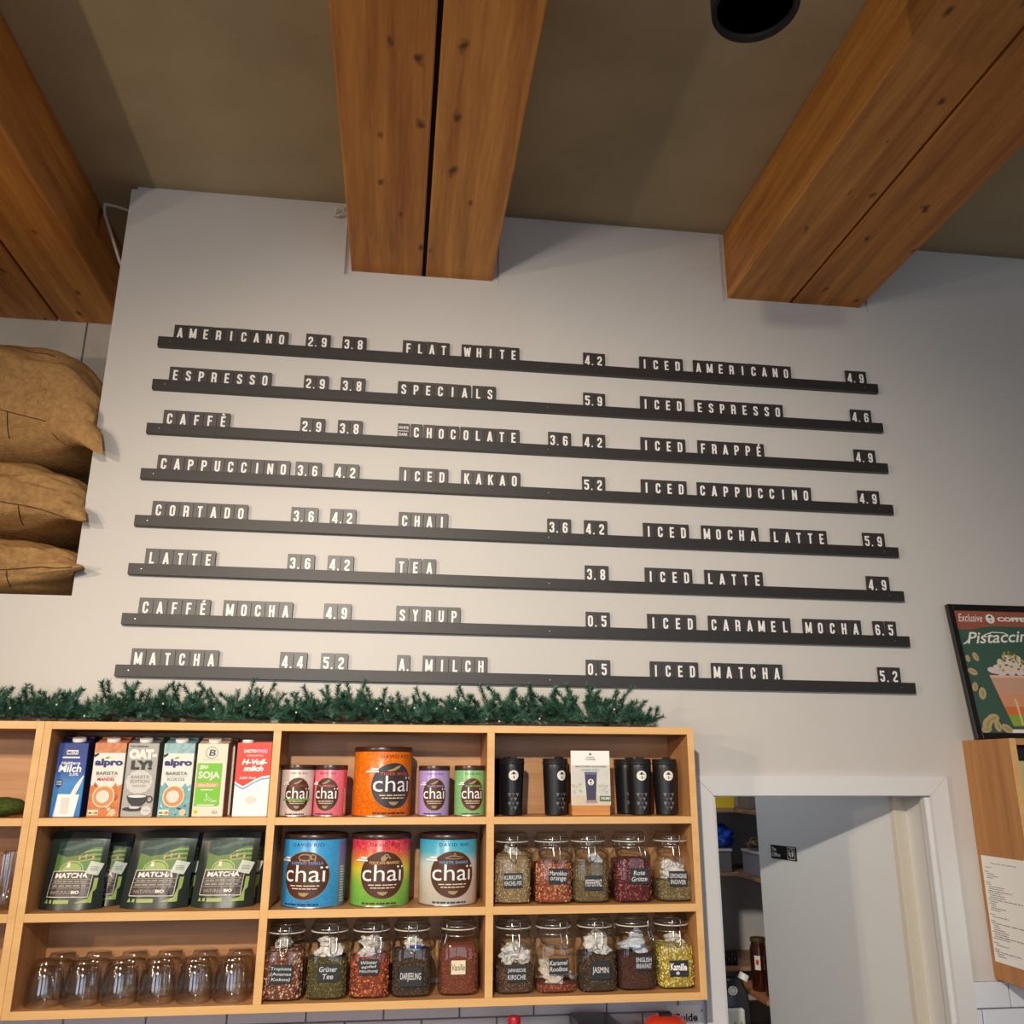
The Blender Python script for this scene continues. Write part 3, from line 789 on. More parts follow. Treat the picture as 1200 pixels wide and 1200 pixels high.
def A_alpro(band, acc, word, wcol, dots):
    B1_ = mat('band_%s' % word.lower(), band, 0.4, nz=0.25, nscale=90); AC = mat('accent_%s' % word.lower(), acc, 0.45, nz=0.22, nscale=70); WC = mat('word_%s' % word.lower(), wcol, 0.5)
    AC2 = mat('accent_dark_%s' % word.lower(), dots, 0.5)
    def f(a, w, h):
        x = lambda u: (u - 0.5) * w; z = lambda v: v * h
        a.poly([(x(.0), z(1)), (x(1), z(1)), (x(1), z(.865)), (x(.0), z(.865))], B1_, 1)
        a.poly([(x(.02), z(.80)), (x(.16), z(.84)), (x(.14), z(.865)), (x(.0), z(.84))], BLACK, 2)
        a.text('alpro', x(.06), x(.95), z(.665), z(.785), NAVY, 3, 0.05)
        a.ell(x(.44), z(.80), 0.006, 0.0022, mat('leaf_green', (110, 180, 60), 0.5), 3, 12, rot=0.3)
        a.text('BARISTA', x(.14), x(.84), z(.565), z(.61), GREY, 3, 0.03)
        a.rect(x(.14), z(.545), x(.84), z(.549), GREY, 2)
        a.text(word, x(.20), x(.76), z(.485), z(.53), WC, 3, 0.03)
        P = [(0.0, 0.0), (1, 0.0), (1, .44), (.86, .41), (.80, .46), (.70, .40), (.3, .39), (.22, .43), (.14, .47), (.07, .41), (0.0, .44)]
        a.poly([(x(u), z(v)) for u, v in P], AC, 1)
        rnd = random.Random(len(word))
        for k in range(16):
            u, v = rnd.uniform(.04, .96), rnd.uniform(.03, .42)
            a.ell(x(u), z(v), rnd.uniform(.003, .006), rnd.uniform(.0015, .003), AC2 if k % 3 else WHITE, 2, 8, rot=rnd.uniform(0, 3))
        a.ell(x(.46), z(.275), .0270, .0270, mat('cup_cream', (244, 226, 196), 0.5), 3, 26); a.ell(x(.46), z(.275), .0245, .0245, mat('latte', (218, 148, 88), 0.5), 4, 26)
        a.ell(x(.44), z(.272), .0155, .0150, WHITE, 5, 20); a.ell(x(.52), z(.30), .0045, .0085, WHITE, 5, 12, rot=-.7)
        for k in range(3): a.ring(x(.43), z(.272), .004 + .0035 * k, .004 + .0035 * k, .0007, mat('latte_line', (226, 170, 120), 0.5), 6, 16)
        a.rect(x(.04), z(.025), x(.36), z(.095), WHITE, 3)
        for k, c in enumerate(((40, 130, 90), (120, 180, 80), (240, 210, 60), (236, 140, 50), (214, 70, 50))):
            a.rect(x(.06 + .056 * k), z(.038), x(.116 + .056 * k), z(.07), mat('score_%d' % k, c, 0.5), 4)
        a.ell(x(.80), z(.06), .0085, .0085, mat('seal_cream', (214, 200, 160), 0.5), 3, 16)
        return a
    return f
def A_oat(a, w, h):
    x = lambda u: (u - 0.5) * w; z = lambda v: v * h
    D = mat('charcoal_print', (52, 52, 54), 0.5); C = mat('cloud_print', (214, 212, 206), 0.5)
    a.text('THE ORIGINAL', x(.06), x(.66), z(.945), z(.97), D, 2, 0.02)
    a.text('OAT-', x(.06), x(.96), z(.78), z(.92), WHITE, 2, 0.09); a.text('LY!', x(.16), x(.84), z(.635), z(.765), D, 2, 0.07)
    for k in range(14):
        an = 2 * pi * k / 14
        a.ell(x(.48) + .024 * cos(an), z(.47) + .021 * sin(an), .009, .009, C, 1, 12)
    a.ell(x(.48), z(.47), .026, .023, C, 1, 20)
    G2 = mat('mid_grey_print', (150, 148, 145), 0.5)
    a.text('BARISTA', x(.20), x(.80), z(.515), z(.56), G2, 3, 0.03); a.text('EDITION', x(.20), x(.80), z(.455), z(.50), G2, 3, 0.03); a.text('OATS BY', x(.28), x(.72), z(.40), z(.43), G2, 3, 0.02)
    a.poly([(x(.14), z(.27)), (x(.80), z(.27)), (x(.76), z(.20)), (x(.64), z(.145)), (x(.34), z(.145)), (x(.20), z(.20))], D, 2)
    a.ell(x(.47), z(.275), .0255, .0055, D, 2, 20); a.ell(x(.47), z(.277), .0225, .0036, WHITE, 3, 20)
    a.ring(x(.87), z(.235), .0065, .0075, .0032, D, 2, 16)
    a.ell(x(.38), z(.105), .026, .0055, D, 2, 20); a.ell(x(.42), z(.125), .013, .003, C, 3, 16)
    a.ell(x(.80), z(.085), .0125, .0115, C, 4, 18); a.text('4.6g', x(.70), x(.90), z(.07), z(.10), G2, 5, 0.02)
    return a
def A_soja(a, w, h):
    x = lambda u: (u - 0.5) * w; z = lambda v: v * h
    Gn = mat('fresh_green_print', (122, 200, 48), 0.45); SL = mat('slate_print', (70, 84, 96), 0.5); OR = mat('apricot_print', (232, 160, 110), 0.5)
    a.ring(x(.47), z(.875), .0145, .0145, .0013, SL, 1); a.text('B', x(.38), x(.60), z(.83), z(.92), SL, 2, 0.02, 0.1); a.rect(x(.2), z(.775), x(.75), z(.781), mat('pale_grey_print', (190, 188, 182), 0.5), 1)
    a.poly([(x(.04), z(.14)), (x(.80), z(.14)), (x(.86), z(.16)), (x(.86), z(.73)), (x(.04), z(.73))], Gn, 1)
    a.text('SOJA', x(.10), x(.80), z(.49), z(.615), WHITE, 3, 0.03); a.text('Bio', x(.12), x(.40), z(.64), z(.70), WHITE, 3, 0.03, 0.2, slope=0.15)
    a.rect(x(.06), z(.40), x(.78), z(.46), OR, 2); a.text('ohne Zucker', x(.12), x(.72), z(.41), z(.45), WHITE, 3, 0.02, 0.2)
    a.rect(x(.22), z(.355), x(.62), z(.37), WHITE, 3)
    a.stroke([(x(.40), z(.32)), (x(.50), z(.26)), (x(.64), z(.215)), (x(.78), z(.21))], .0012, WHITE, 3); a.stroke([(x(.40), z(.32)), (x(.44), z(.24)), (x(.60), z(.20)), (x(.78), z(.21))], .0012, WHITE, 3)
    a.ring(x(.40), z(.225), .003, .003, .0008, WHITE, 3, 12); a.rect(x(.14), z(.15), x(.70), z(.165), WHITE, 3)
    a.ell(x(.12), z(.065), .006, .006, mat('yellow_print', (236, 214, 50), 0.5), 2, 14); a.text('V', x(.07), x(.17), z(.05), z(.08), MATS['leaf_green'], 3, 0.02); a.ring(x(.74), z(.06), .0065, .004, .0008, GREY, 2, 16); a.text('BIO', x(.68), x(.80), z(.052), z(.068), GREY, 3)
    return a
def A_lacto(a, w, h):
    x = lambda u: (u - 0.5) * w; z = lambda v: v * h
    R1 = mat('vivid_red_print', (232, 62, 36), 0.4); BL = mat('sky_stripe', (126, 172, 220), 0.45)
    cur = [(0, .46), (.14, .42), (.25, .395), (.38, .43), (.55, .48), (.75, .525), (1, .545)]
    a.poly([(x(u), z(v - .035)) for u, v in cur] + [(x(1), z(1)), (x(0), z(1))], BL, 1)
    a.poly([(x(u), z(v - .012)) for u, v in cur] + [(x(1), z(1)), (x(0), z(1))], PURE, 2)
    a.poly([(x(u), z(v + .012)) for u, v in cur] + [(x(1), z(1)), (x(0), z(1))], R1, 3)
    a.text('LACTO', x(.20), x(.55), z(.865), z(.91), PURE, 4, 0.05); a.text('FREE', x(.56), x(.88), z(.865), z(.91), mat('lilac_print', (206, 170, 214), 0.5), 4, 0.05)
    a.text('Laktosefreie', x(.28), x(.76), z(.815), z(.84), WHITE, 4, 0.01, 0.2)
    a.text('H-Voll-', x(.16), x(.90), z(.70), z(.775), PURE, 4, 0.05, 0.25); a.text('milch', x(.22), x(.80), z(.61), z(.685), PURE, 4, 0.05, 0.25)
    a.text('3,8% Fett', x(.12), x(.60), z(.50), z(.535), PURE, 4, 0.02, 0.2)
    a.ell(x(.5), z(.22), .016, .010, mat('pale_print', (226, 222, 214), 0.5), 1, 16)
    return a
SBL = ramp_z('carton_blue', [(0, (44, 120, 196)), (.45, (60, 140, 206)), (.62, (36, 74, 160)), (1, (32, 52, 128))], 0.35, length=0.181)
SBL2 = mat('carton_dark_blue', (30, 36, 84), 0.4)
CW = mat('carton_white', (236, 232, 224), 0.45)
SID_O = ramp_z('carton_side_almond', [(0, (200, 190, 176)), (.7, (206, 198, 186)), (.86, (206, 196, 184)), (.9, (196, 110, 62)), (1, (206, 124, 76))], 0.45, length=0.181)
SID_T = ramp_z('carton_side_coconut', [(0, (190, 196, 190)), (.8, (196, 200, 196)), (.88, (130, 170, 172)), (1, (120, 160, 164))], 0.45, length=0.181)
CG = mat('carton_grey', (176, 174, 168), 0.4); CGD = ramp_z('carton_side_grey', [(0, (130, 128, 122)), (.5, (120, 118, 112)), (1, (128, 124, 120))], 0.5, 0.5, 70, pcol=(60, 58, 56), length=0.181)
CC = mat('carton_cream', (234, 226, 206), 0.45); CCS = mat('carton_side_cream', (206, 182, 158), 0.5, nz=0.12, nscale=60)
CR = mat('carton_side_red', (190, 48, 32), 0.4)
c1 = carton('blue milk carton with white glass and Milch lettering, leftmost on the shelf', -0.8175, 0.073, SBL, SBL2, A_blue, capx=0.006)
c2 = carton('white and orange carton reading BARISTA MANDEL, latte cup on front', -0.7260, 0.077, CW, SID_O, A_alpro((206, 132, 84), (214, 124, 62), 'MANDEL', (200, 80, 56), (150, 70, 30)))
c3 = carton('grey oat drink carton with black coffee cup drawn on the front', -0.6446, 0.077, CG, CGD, A_oat)
c4 = carton('white and teal carton reading BARISTA KOKOS, latte cup on front', -0.5544, 0.077, CW, SID_T, A_alpro((150, 186, 190), (120, 176, 180), 'KOKOS', (130, 170, 172), (36, 70, 90)))
c5 = carton('cream carton with a bright green SOJA panel on the front', -0.4700, 0.077, CC, CCS, A_soja)
c6 = carton('red and white carton reading H-Vollmilch, rightmost with flat top', -0.3640, 0.088, PURE, CR, A_lacto, slant=False, h=0.184, capx=-0.021, top=CR, capw=0.0145, d=0.06)
for c, l, dx in ((c1, 'second blue milk carton hidden behind the front blue one', 0.004), (c2, 'orange almond carton standing behind the front BARISTA MANDEL carton', 0.006), (c3, 'grey oat carton standing behind the front grey oat carton', 0.008), (c4, 'teal carton standing behind the front BARISTA KOKOS carton', 0.006), (c5, 'cream soy carton standing behind the front SOJA carton', 0.005)):
    p = c.location
    dup(c, (p.x + dx, -0.0665, p.z), l)

# ------------------------------------------------------------------ matcha pouches
PF = mat('pouch_foil', (38, 48, 44), 0.36, bump=0.5, bscale=22)
def pouch(label, x, y, w, h, rz=0, seed=0, fold=0.0):
    t = thing('tea_pouch', label, 'pouch', (x, y, Z2), rz, 'green matcha pouches on the middle left shelf')
    nu, nv = 14, 16
    def fs(u, v, sgn):
        bul = (0.030 * (1 - v) ** 0.8 + 0.002) * (1 - abs(u) ** 3) + 0.001
        px = u * w / 2 * (1 - 0.05 * v - 0.02 * sin(v * 3))
        wr = 0.0025 * noise.noise(Vector((u * 2.2 + seed, v * 3.0, seed * 3.1))) + 0.0012 * noise.noise(Vector((u * 6 + seed, v * 7.0, 4)))
        return (px + fold * v * v, 0.02 + 0.02 * v + sgn * bul - abs(wr) * (1 - v * 0.4), v * h * (1 - 0.04 * u * u) + (0.0 if v > 0 else 0))
    m = MB()
    for sgn in (-1, 1):
        vs = [fs(-1 + 2 * i / nu, j / nv, sgn) for j in range(nv + 1) for i in range(nu + 1)]
        f = [(j * (nu + 1) + i, j * (nu + 1) + i + 1, (j + 1) * (nu + 1) + i + 1, (j + 1) * (nu + 1) + i) for j in range(nv) for i in range(nu)]
        if sgn > 0: f = [q[::-1] for q in f]
        m.add(vs, f)
    n0 = (nu + 1) * (nv + 1)
    m.add([fs(-1 + 2 * i / nu, 0, s_) for s_ in (-1, 1) for i in range(nu + 1)], [(i, i + nu + 1, i + nu + 2, i + 1) for i in range(nu)])
    m.build('pouch_body', PF, t, 50)
    W2 = w / 2
    def fn(u, v, hh):
        p = fs(max(-1, min(1, u / W2)), max(0, min(1, v / h)), -1)
        return (p[0], p[1] - hh - 0.0004, p[2])
    a = Art(); X = lambda u: (u - 0.5) * w; Zz = lambda v: v * h
    def gp(pts, mm, l): a.poly([(X(u), Zz(v)) for u, v in pts], mm, l)
    TL = mat('teal_hill_print', (34, 66, 60), 0.5); TL2 = mat('teal_light_print', (66, 100, 90), 0.5); G1 = mat('terrace_green', (96, 130, 60), 0.5); G2 = mat('terrace_light', (158, 184, 104), 0.5); G3 = mat('terrace_dark', (48, 82, 44), 0.5)
    LB = mat('pouch_label_brown', (62, 54, 50), 0.4); PK = mat('farmer_print', (214, 156, 120), 0.5); ST = mat('pale_sticker', (206, 218, 204), 0.5)
    gp([(.16, .60), (.90, .60), (.90, .88), (.16, .86)], TL, 1)
    gp([(.16, .76), (.40, .80), (.64, .86), (.90, .90), (.90, .86), (.60, .80), (.40, .745)], TL2, 2)
    gp([(.16, .48), (.90, .48), (.90, .80), (.78, .79), (.64, .74), (.52, .68), (.34, .66), (.16, .71)], G1, 2)
    for k in range(5):
        v0 = .765 - k * .03
        a.stroke([(X(.90), Zz(v0)), (X(.76), Zz(v0 - .01)), (X(.62 - .02 * k), Zz(v0 - .045))], .0022, G3 if k % 2 else G2, 3)
    a.ell(X(.46), Zz(.50), w * .20, h * .115, G2, 3, 22); a.ring(X(.46), Zz(.50), w * .17, h * .09, .0015, G3, 4, 22)
    gp([(.16, .46), (.92, .46), (.92, .40), (.16, .40)], PF, 4)
    for u, v, s_ in ((.40, .585, 1.15), (.56, .655, .7), (.66, .68, .7), (.78, .665, .7)):
        a.ell(X(u), Zz(v), .0042 * s_, .0050 * s_, PK, 5, 10); a.poly([(X(u) - .003 * s_, Zz(v)), (X(u) + .003 * s_, Zz(v)), (X(u) + .0035 * s_, Zz(v) - .009 * s_), (X(u) - .0035 * s_, Zz(v) - .009 * s_)], WHITE if s_ > 1 else PK, 5)
    gp([(.13, .16), (.80, .155), (.83, .485), (.16, .49)], WHITE, 5); gp([(.138, .168), (.792, .163), (.822, .477), (.168, .482)], LB, 6)
    a.text('MATCHA', X(.21), X(.75), Zz(.395), Zz(.462), WHITE, 7, 0.045, 0.08)
    for v in (.375, .325, .272): a.rect(X(.17), Zz(v), X(.80), Zz(v + .006), mat('label_line', (170, 160, 150), 0.5), 7)
    a.lines(X(.20), X(.76), Zz(.335), Zz(.37), 1, MATS['label_line'], 7, 0.4, 3); a.lines(X(.20), X(.76), Zz(.282), Zz(.32), 1, MATS['label_line'], 7, 0.4, 5)
    a.text('NATURALE', X(.20), X(.52), Zz(.20), Zz(.24), MATS['label_line'], 7, 0.01); a.text('BIO', X(.53), X(.66), Zz(.20), Zz(.24), WHITE, 7, 0.05)
    gp([(.12, .085), (.15, .14), (.18, .085)], G2, 3); gp([(.20, .085), (.24, .085), (.24, .125), (.20, .125)], G2, 3); gp([(.27, .08), (.52, .08), (.52, .125), (.27, .125)], G2, 3)
    gp([(.60, .085), (.86, .085), (.86, .22), (.84, .25), (.80, .14)], G2, 3); gp([(.86, .48), (.92, .48), (.90, .26), (.84, .20)], G2, 3)
    gp([(.70, .46), (.90, .43), (.97, .59), (.76, .615)], ST, 8); a.lines(X(.77), X(.90), Zz(.49), Zz(.55), 3, GREY, 9, 0.4, 2)
    a.build('printed_front', fn, t, cut=(-W2, W2, 28), cutv=(0, h, 32), dd=1.6e-4)
    return t
pouch('dark green MATCHA pouch standing at the left of its shelf', -0.785, -0.122, 0.150, 0.182, 0.0, 1)
pouch('MATCHA pouch tucked behind the left one, its right edge showing', -0.7400, -0.060, 0.138, 0.172, 0.0, 4, 0.0)
pouch('dark green MATCHA pouch leaning in the middle of its shelf', -0.585, -0.122, 0.165, 0.183, 0.0, 2, 0.012)
pouch('MATCHA pouch behind the middle one, mostly hidden', -0.560, -0.058, 0.150, 0.176, 0.0, 6, 0.0)
pouch('dark green MATCHA pouch standing at the right of its shelf', -0.418, -0.122, 0.155, 0.182, 0.0, 3, 0.008)
pouch('MATCHA pouch behind the right one, close to the divider', -0.395, -0.058, 0.140, 0.176, 0.0, 8, 0.0)

# ------------------------------------------------------------------ chai tins
LIDB = mat('tin_lid_brown', (62, 38, 34), 0.3)
BRW = mat('oval_brown', (84, 50, 36), 0.45); GOLD = mat('gold_print', (176, 150, 104), 0.45); CREAM = mat('cream_print', (240, 226, 196), 0.45)
def tin(label, x, y, z, r, h, body, word, wcol, rot=0.0, band=None, oval=None, animal='cat', group='round chai tins', name_col=None, strip=None):
    t = thing('chai_tin', label, 'tin', (x, y, z), 0, group)
    m = MB(); m.lathe([(r * 0.985, 0), (r, 0.0015), (r, h - 0.011), (r * 0.99, h - 0.010)], 56); m.build('tin_body', body, t, 40)
    m = MB(); m.lathe([(r * 1.012, h - 0.0125), (r * 1.018, h - 0.0115), (r * 1.018, h - 0.002), (r * 1.0, h), (r * 0.93, h), (r * 0.92, h - 0.002), (0, h - 0.002)], 56); m.build('lid', LIDB, t, 40)
    m = MB(); m.lathe([(r * 1.006, 0.0), (r * 1.01, 0.001), (r * 1.004, 0.0025)], 56, close=False); m.build('bottom_rim', mat('tin_rim', (190, 190, 190), 0.3, 1.0), t, 40)
    a = Art(); H = h - 0.012
    ow, oh = r * 0.79, H * 0.35; cy = H * 0.47
    if H < 1.6 * r * 1.0: pass
    ov = oval or BRW
    a.ell(0, cy, ow + .0010, oh + .0010, GOLD, 1, 40); a.ell(0, cy, ow, oh, ov, 2, 40)
    a.text('cha\u00ef', -ow * .92, ow * .92, cy - oh * .26, cy + oh * .44, PURE, 4, 0.0)
    a.text(word, -ow * .62, ow * .70, cy + oh * .46, cy + oh * .58, wcol, 4, 0.02, spacing=1.1)
    a.text('DAVID RIO', -ow * .62, ow * .72, H * .895, H * .945, name_col or mat('tin_name_dark', (60, 48, 60), 0.5), 3, 0.006, spacing=1.15)
    a.lines(-ow * .62, ow * .62, cy - oh * .48, cy - oh * .36, 1, CREAM, 4, .35, 2); a.lines(-ow * .52, ow * .52, cy - oh * .60, cy - oh * .48, 1, CREAM, 4, .35, 3)
    a.poly([(-ow * .22, cy - oh * .70), (ow * .22, cy - oh * .70), (ow * .14, cy - oh * .80), (ow * .03, cy - oh * .86), (-ow * .08, cy - oh * .84), (-ow * .18, cy - oh * .78)], GOLD, 4)
    a.lines(-ow * .9, ow * .62, H * .03, H * .075, 1, name_col or MATS['tin_name_dark'], 3, .6, 7)
    a.rect(-ow * 1.25, cy + oh * .58, -ow * .68, cy + oh * .65, PURE, 5); a.rect(-ow * 1.0, cy + oh * .70, -ow * .70, cy + oh * .77, PURE, 5); a.rect(-ow * 1.12, cy + oh * .68, -ow * .72, cy + oh * .70, PURE, 5)
    s = ow
    ay = cy + oh * .76
    if animal == 'elephant':
        a.ring(-.02 * s, ay, s * .26, oh * .13, s * .04, GOLD, 4, 16); a.ring(.28 * s, ay + oh * .02, s * .12, oh * .10, s * .035, GOLD, 4, 12)
        for dx in (-.22, -.05, .14): a.stroke([(dx * s, ay - oh * .08), (dx * s, ay - oh * .20)], s * .045, GOLD, 4)
        a.stroke([(.36 * s, ay), (.40 * s, ay - oh * .1), (.34 * s, ay - oh * .18)], s * .035, GOLD, 4)
    elif animal == 'bird':
        a.ell(0.0, ay - oh * .06, s * .13, oh * .12, GOLD, 4, 14, rot=.5); a.ring(.10 * s, ay + oh * .04, s * .10, oh * .07, s * .04, GOLD, 4, 12); a.stroke([(.2 * s, ay + oh * .02), (.28 * s, ay - oh * .06)], s * .05, GOLD, 4)
    elif animal == 'fish':
        a.stroke([(-.34 * s, ay - oh * .05), (-.1 * s, ay + oh * .05), (.2 * s, ay + oh * .02), (.42 * s, ay - oh * .02), (.2 * s, ay - oh * .08), (-.1 * s, ay - oh * .08), (-.34 * s, ay - oh * .05)], s * .03, GOLD, 4); a.stroke([(.0, ay + oh * .05), (.06 * s, ay + oh * .16), (.12 * s, ay + oh * .03)], s * .03, GOLD, 4)
    else:
        a.poly([(-.36 * s, ay - oh * .10), (-.1 * s, ay - oh * .02), (.12 * s, ay + oh * .10), (.30 * s, ay + oh * .14), (.22 * s, ay + oh * .02), (.02 * s, ay - oh * .10), (-.2 * s, ay - oh * .14)], GOLD, 4)
    if band: a.rect(-ow * 1.08, cy - oh * .36, ow * 1.02, cy - oh * .27, band, 6)
    a.build('printed_label', cyl(r, rot), t, cut=(-r * 1.4, r * 1.4, 56), dd=1.1e-4)
    if strip:
        b = Art(); b.rect(-r * .16, H * .02, r * .16, H * .97, strip, 1); b.lines(-r * .1, r * .12, H * .06, H * .6, 14, WHITE, 2, .5, 4)
        b.build('side_print', cyl(r, 1.12), t, cut=(-r * .2, r * .2, 6), step=0.00025)
    return t
def pat(n, c, pc, amt=0.5, sc=95): return ramp_z(n, [(0, c), (1, c)], 0.32, amt, sc, pcol=pc)
tin('large orange chai tin with dark oval, centre of the upper shelf', -0.0278, -0.098, Z1, 0.0765, 0.176, pat('tin_orange', (240, 128, 20), (218, 84, 10), .8, 70), 'TIGER SPICE', mat('orange_word', (220, 90, 50), 0.5), 0.42, oval=mat('oval_charcoal', (66, 56, 58), 0.4))
tin('small cream chai tin with green band, first on its shelf', -0.2500, -0.112, Z1, 0.0425, 0.129, pat('tin_cream', (236, 222, 214), (200, 164, 156), .6, 130), 'ORCA SPICE', mat('rust_word', (180, 80, 60), 0.5), 0.12, band=mat('green_band', (120, 180, 60), 0.4))
tin('small pink chai tin standing right of the cream tin', -0.1640, -0.108, Z1, 0.0425, 0.129, pat('tin_pink', (236, 124, 146), (206, 80, 108), .6, 130), 'FLAMINGO', mat('rose_word', (230, 120, 140), 0.5), -0.20, strip=mat('pink_side', (206, 90, 110), 0.4))
tin('small lilac chai tin standing right of the large orange tin', 0.1110, -0.112, Z1, 0.0415, 0.128, pat('tin_lilac', (186, 160, 220), (150, 124, 196), .6, 130), 'WHITE SPICE', mat('lilac_word', (190, 160, 220), 0.5), 0.0)
tin('small mint green chai tin nearest the divider on the right', 0.2075, -0.112, Z1, 0.0415, 0.129, pat('tin_mint', (142, 200, 134), (96, 166, 96), .6, 130), 'TORTOISE', mat('mint_word', (150, 200, 120), 0.5), 0.12)
tin('large blue ELEPHANT VANILLA chai tin on the middle shelf', -0.1939, -0.088, Z2, 0.0800, 0.174, pat('tin_blue', (58, 160, 224), (100, 190, 236), .35, 80), 'ELEPHANT VANILLA', mat('sky_word', (120, 160, 220), 0.5), -0.22, animal='elephant', name_col=mat('tin_name_navy', (30, 50, 110), 0.5), strip=mat('tin_side_violet', (130, 120, 170), 0.4))
tin('large red, yellow and green TOUCAN MANGO chai tin', -0.0226, -0.088, Z2, 0.0765, 0.173, ramp_z('tin_rainbow', [(0.0, (96, 190, 80)), (.35, (140, 196, 70)), (.55, (226, 206, 50)), (.72, (232, 120, 50)), (.85, (226, 44, 70)), (1, (206, 26, 90))], 0.32, 0.2, 80, length=0.162, pcol=(230, 220, 120)), 'TOUCAN MANGO', mat('mango_word', (236, 190, 110), 0.5), 0.10, animal='bird', name_col=mat('tin_name_plum', (110, 20, 40), 0.5))
tin('large cyan and white WHITE SHARK chai tin beside the divider', 0.1550, -0.088, Z2, 0.0765, 0.172, ramp_z('tin_cyan', [(0.0, (206, 196, 184)), (.42, (222, 216, 206)), (.62, (206, 224, 226)), (.8, (70, 186, 214)), (1, (30, 170, 212))], 0.32, 0.3, 110, length=0.16, pcol=(180, 170, 160)), 'WHITE SHARK', mat('shark_word', (110, 170, 210), 0.5), 0.12, animal='fish', name_col=mat('tin_name_teal', (20, 70, 100), 0.5))

# ------------------------------------------------------------------ tumblers and their sign
TB = mat('tumbler_black', (24, 24, 27), 0.36, coat=0.15); TBL = mat('tumbler_lid', (34, 33, 34), 0.42); FAC = mat('facet_grey', (74, 72, 72), 0.35)
def logo(a, cx, cy, r, l=2, inv=False):
    W, K = (WHITE, BLACK)
    a.ell(cx, cy, r, r, W, l, 28)
    a.rect(cx - r * .52, cy + r * .22, cx + r * .52, cy + r * .33, K, l + 1); a.ell(cx, cy + r * .42, r * .28, r * .26, K, l + 1, 14)
    a.poly([(cx - r * .30, cy + r * .26), (cx - r * .50, cy + r * .15), (cx - r * .55, cy + r * .24)], K, l + 1); a.poly([(cx + r * .3, cy + r * .26), (cx + r * .5, cy + r * .15), (cx + r * .55, cy + r * .24)], K, l + 1)
    a.poly([(cx - r * .20, cy - r * .02), (cx + r * .05, cy - r * .10), (cx + r * .16, cy - r * .35), (cx + r * .12, cy - r * .66), (cx - r * .10, cy - r * .60), (cx - r * .02, cy - r * .30)], K, l + 1)
    a.ell(cx - r * .38, cy - r * .42, r * .08, r * .06, K, l + 1, 8); a.ell(cx + r * .42, cy - r * .42, r * .08, r * .06, K, l + 1, 8)
def tumbler(label, x, y, rot):
    t = thing('travel_tumbler', label, 'tumbler', (x, y, Z1), rot, 'black travel tumblers')
    R = lambda v: 0.0285 + 0.0055 * min(1, v / 0.13)
    m = MB(); m.lathe([(0.0265, 0), (0.0285, 0.002)] + [(R(v), v) for v in (0.03, 0.06, 0.09, 0.12, 0.131)] + [(0.0335, 0.134)], 40); m.build('cup', TB, t, 40)
    m = MB(); m.lathe([(0.0338, 0.1325), (0.0348, 0.134), (0.0348, 0.1395), (0.0335, 0.141), (0.0338, 0.1425), (0.0345, 0.147), (0.0325, 0.149), (0.030, 0.1475), (0, 0.1465)], 40); m.build('lid', TBL, t, 40)
    m = MB(); m.box(-0.010, 0.010, -0.030, -0.012, 0.1465, 0.1535, 0.002); m.build('lid_tab', TBL, t)
    a = Art()
    logo(a, 0, 0.104, 0.0132)
    for k in range(4):
        for j in range(3 - (k % 2)):
            u = (j - 1 + (k % 2) * .5) * 0.0115; v = 0.058 - k * 0.0115
            a.poly([(u - .0052, v), (u + .0052, v), (u, v - .0098)], FAC if (j + k) % 2 else mat('facet_light', (122, 118, 116), 0.35), 1)
    f = lambda u, v, h: ((R(v) + h) * sin(u / 0.032), -(R(v) + h) * cos(u / 0.032), v)
    a.build('printed_logo', f, t, cut=(-.02, .02, 10))
    return t
tm = tumbler('black travel tumbler standing alone at the left of its compartment', 0.3239, -0.105, 0.02)
for l, x, y, r_ in (('black travel tumbler just left of the tumbler price card', 0.4440, -0.105, 0.42), ('black tumbler left of the right pair, logo facing forward', 0.6830, -0.105, -0.05), ('black tumbler nearest the right end of the shelf', 0.7570, -0.105, 0.02), ('black tumbler half hidden behind the left one of the right pair', 0.6640, -0.032, 0.3), ('black tumbler behind the first lone tumbler', 0.3120, -0.035, 0.2), ('black tumbler behind the one beside the price card', 0.4600, -0.033, 0.2)):
    dup(tm, (x, y, Z1), l, r_)
sg2 = thing('price_card', 'white card picturing a tumbler, price 19,90, on a wooden block', 'sign', (0.539, -0.11, Z1))
m = MB(); m.box(-0.053, 0.053, -0.02, 0.03, 0, 0.030, 0.001); m.build('wooden_block', wood('oak_block', (196, 128, 62), (222, 158, 88), 'X', 0.5, 1.5), sg2)
m = MB(); m.box(-0.0545, 0.0545, 0.0, 0.0012, 0.0, 0.143); m.build('card', PURE, sg2, None, (0, -0.0215, 0.0265), (-0.02, 0, 0))
a = Art(); X0 = -0.0545
a.rect(X0 + .001, .001, -X0 - .001, .105, mat('card_mist', (214, 214, 206), 0.5, nz=0.06, nscale=40), 1)
a.rect(X0 + .001, .001, -X0 - .001, .025, mat('card_path', (214, 200, 176), 0.5, nz=0.08, nscale=60), 1)
rnd = random.Random(5)
for k in range(26):
    s_ = rnd.choice((-1, 1)); a.ell(s_ * rnd.uniform(.024, .051), rnd.uniform(.03, .055), .004, .0028, [mat('card_leaf', (176, 196, 130), 0.5), mat('card_flower', (190, 186, 216), 0.5), mat('card_leaf2', (206, 214, 170), 0.5)][k % 3], 2, 9)
a.poly([(-.017, .084), (.017, .084), (.013, .012), (-.012, .012)], mat('card_cup', (66, 64, 92), 0.5), 3); a.rect(-.0175, .080, .0175, .087, mat('card_lid', (92, 110, 150), 0.5), 4); a.rect(-.014, .006, .016, .013, mat('card_base', (170, 150, 140), 0.5), 3)
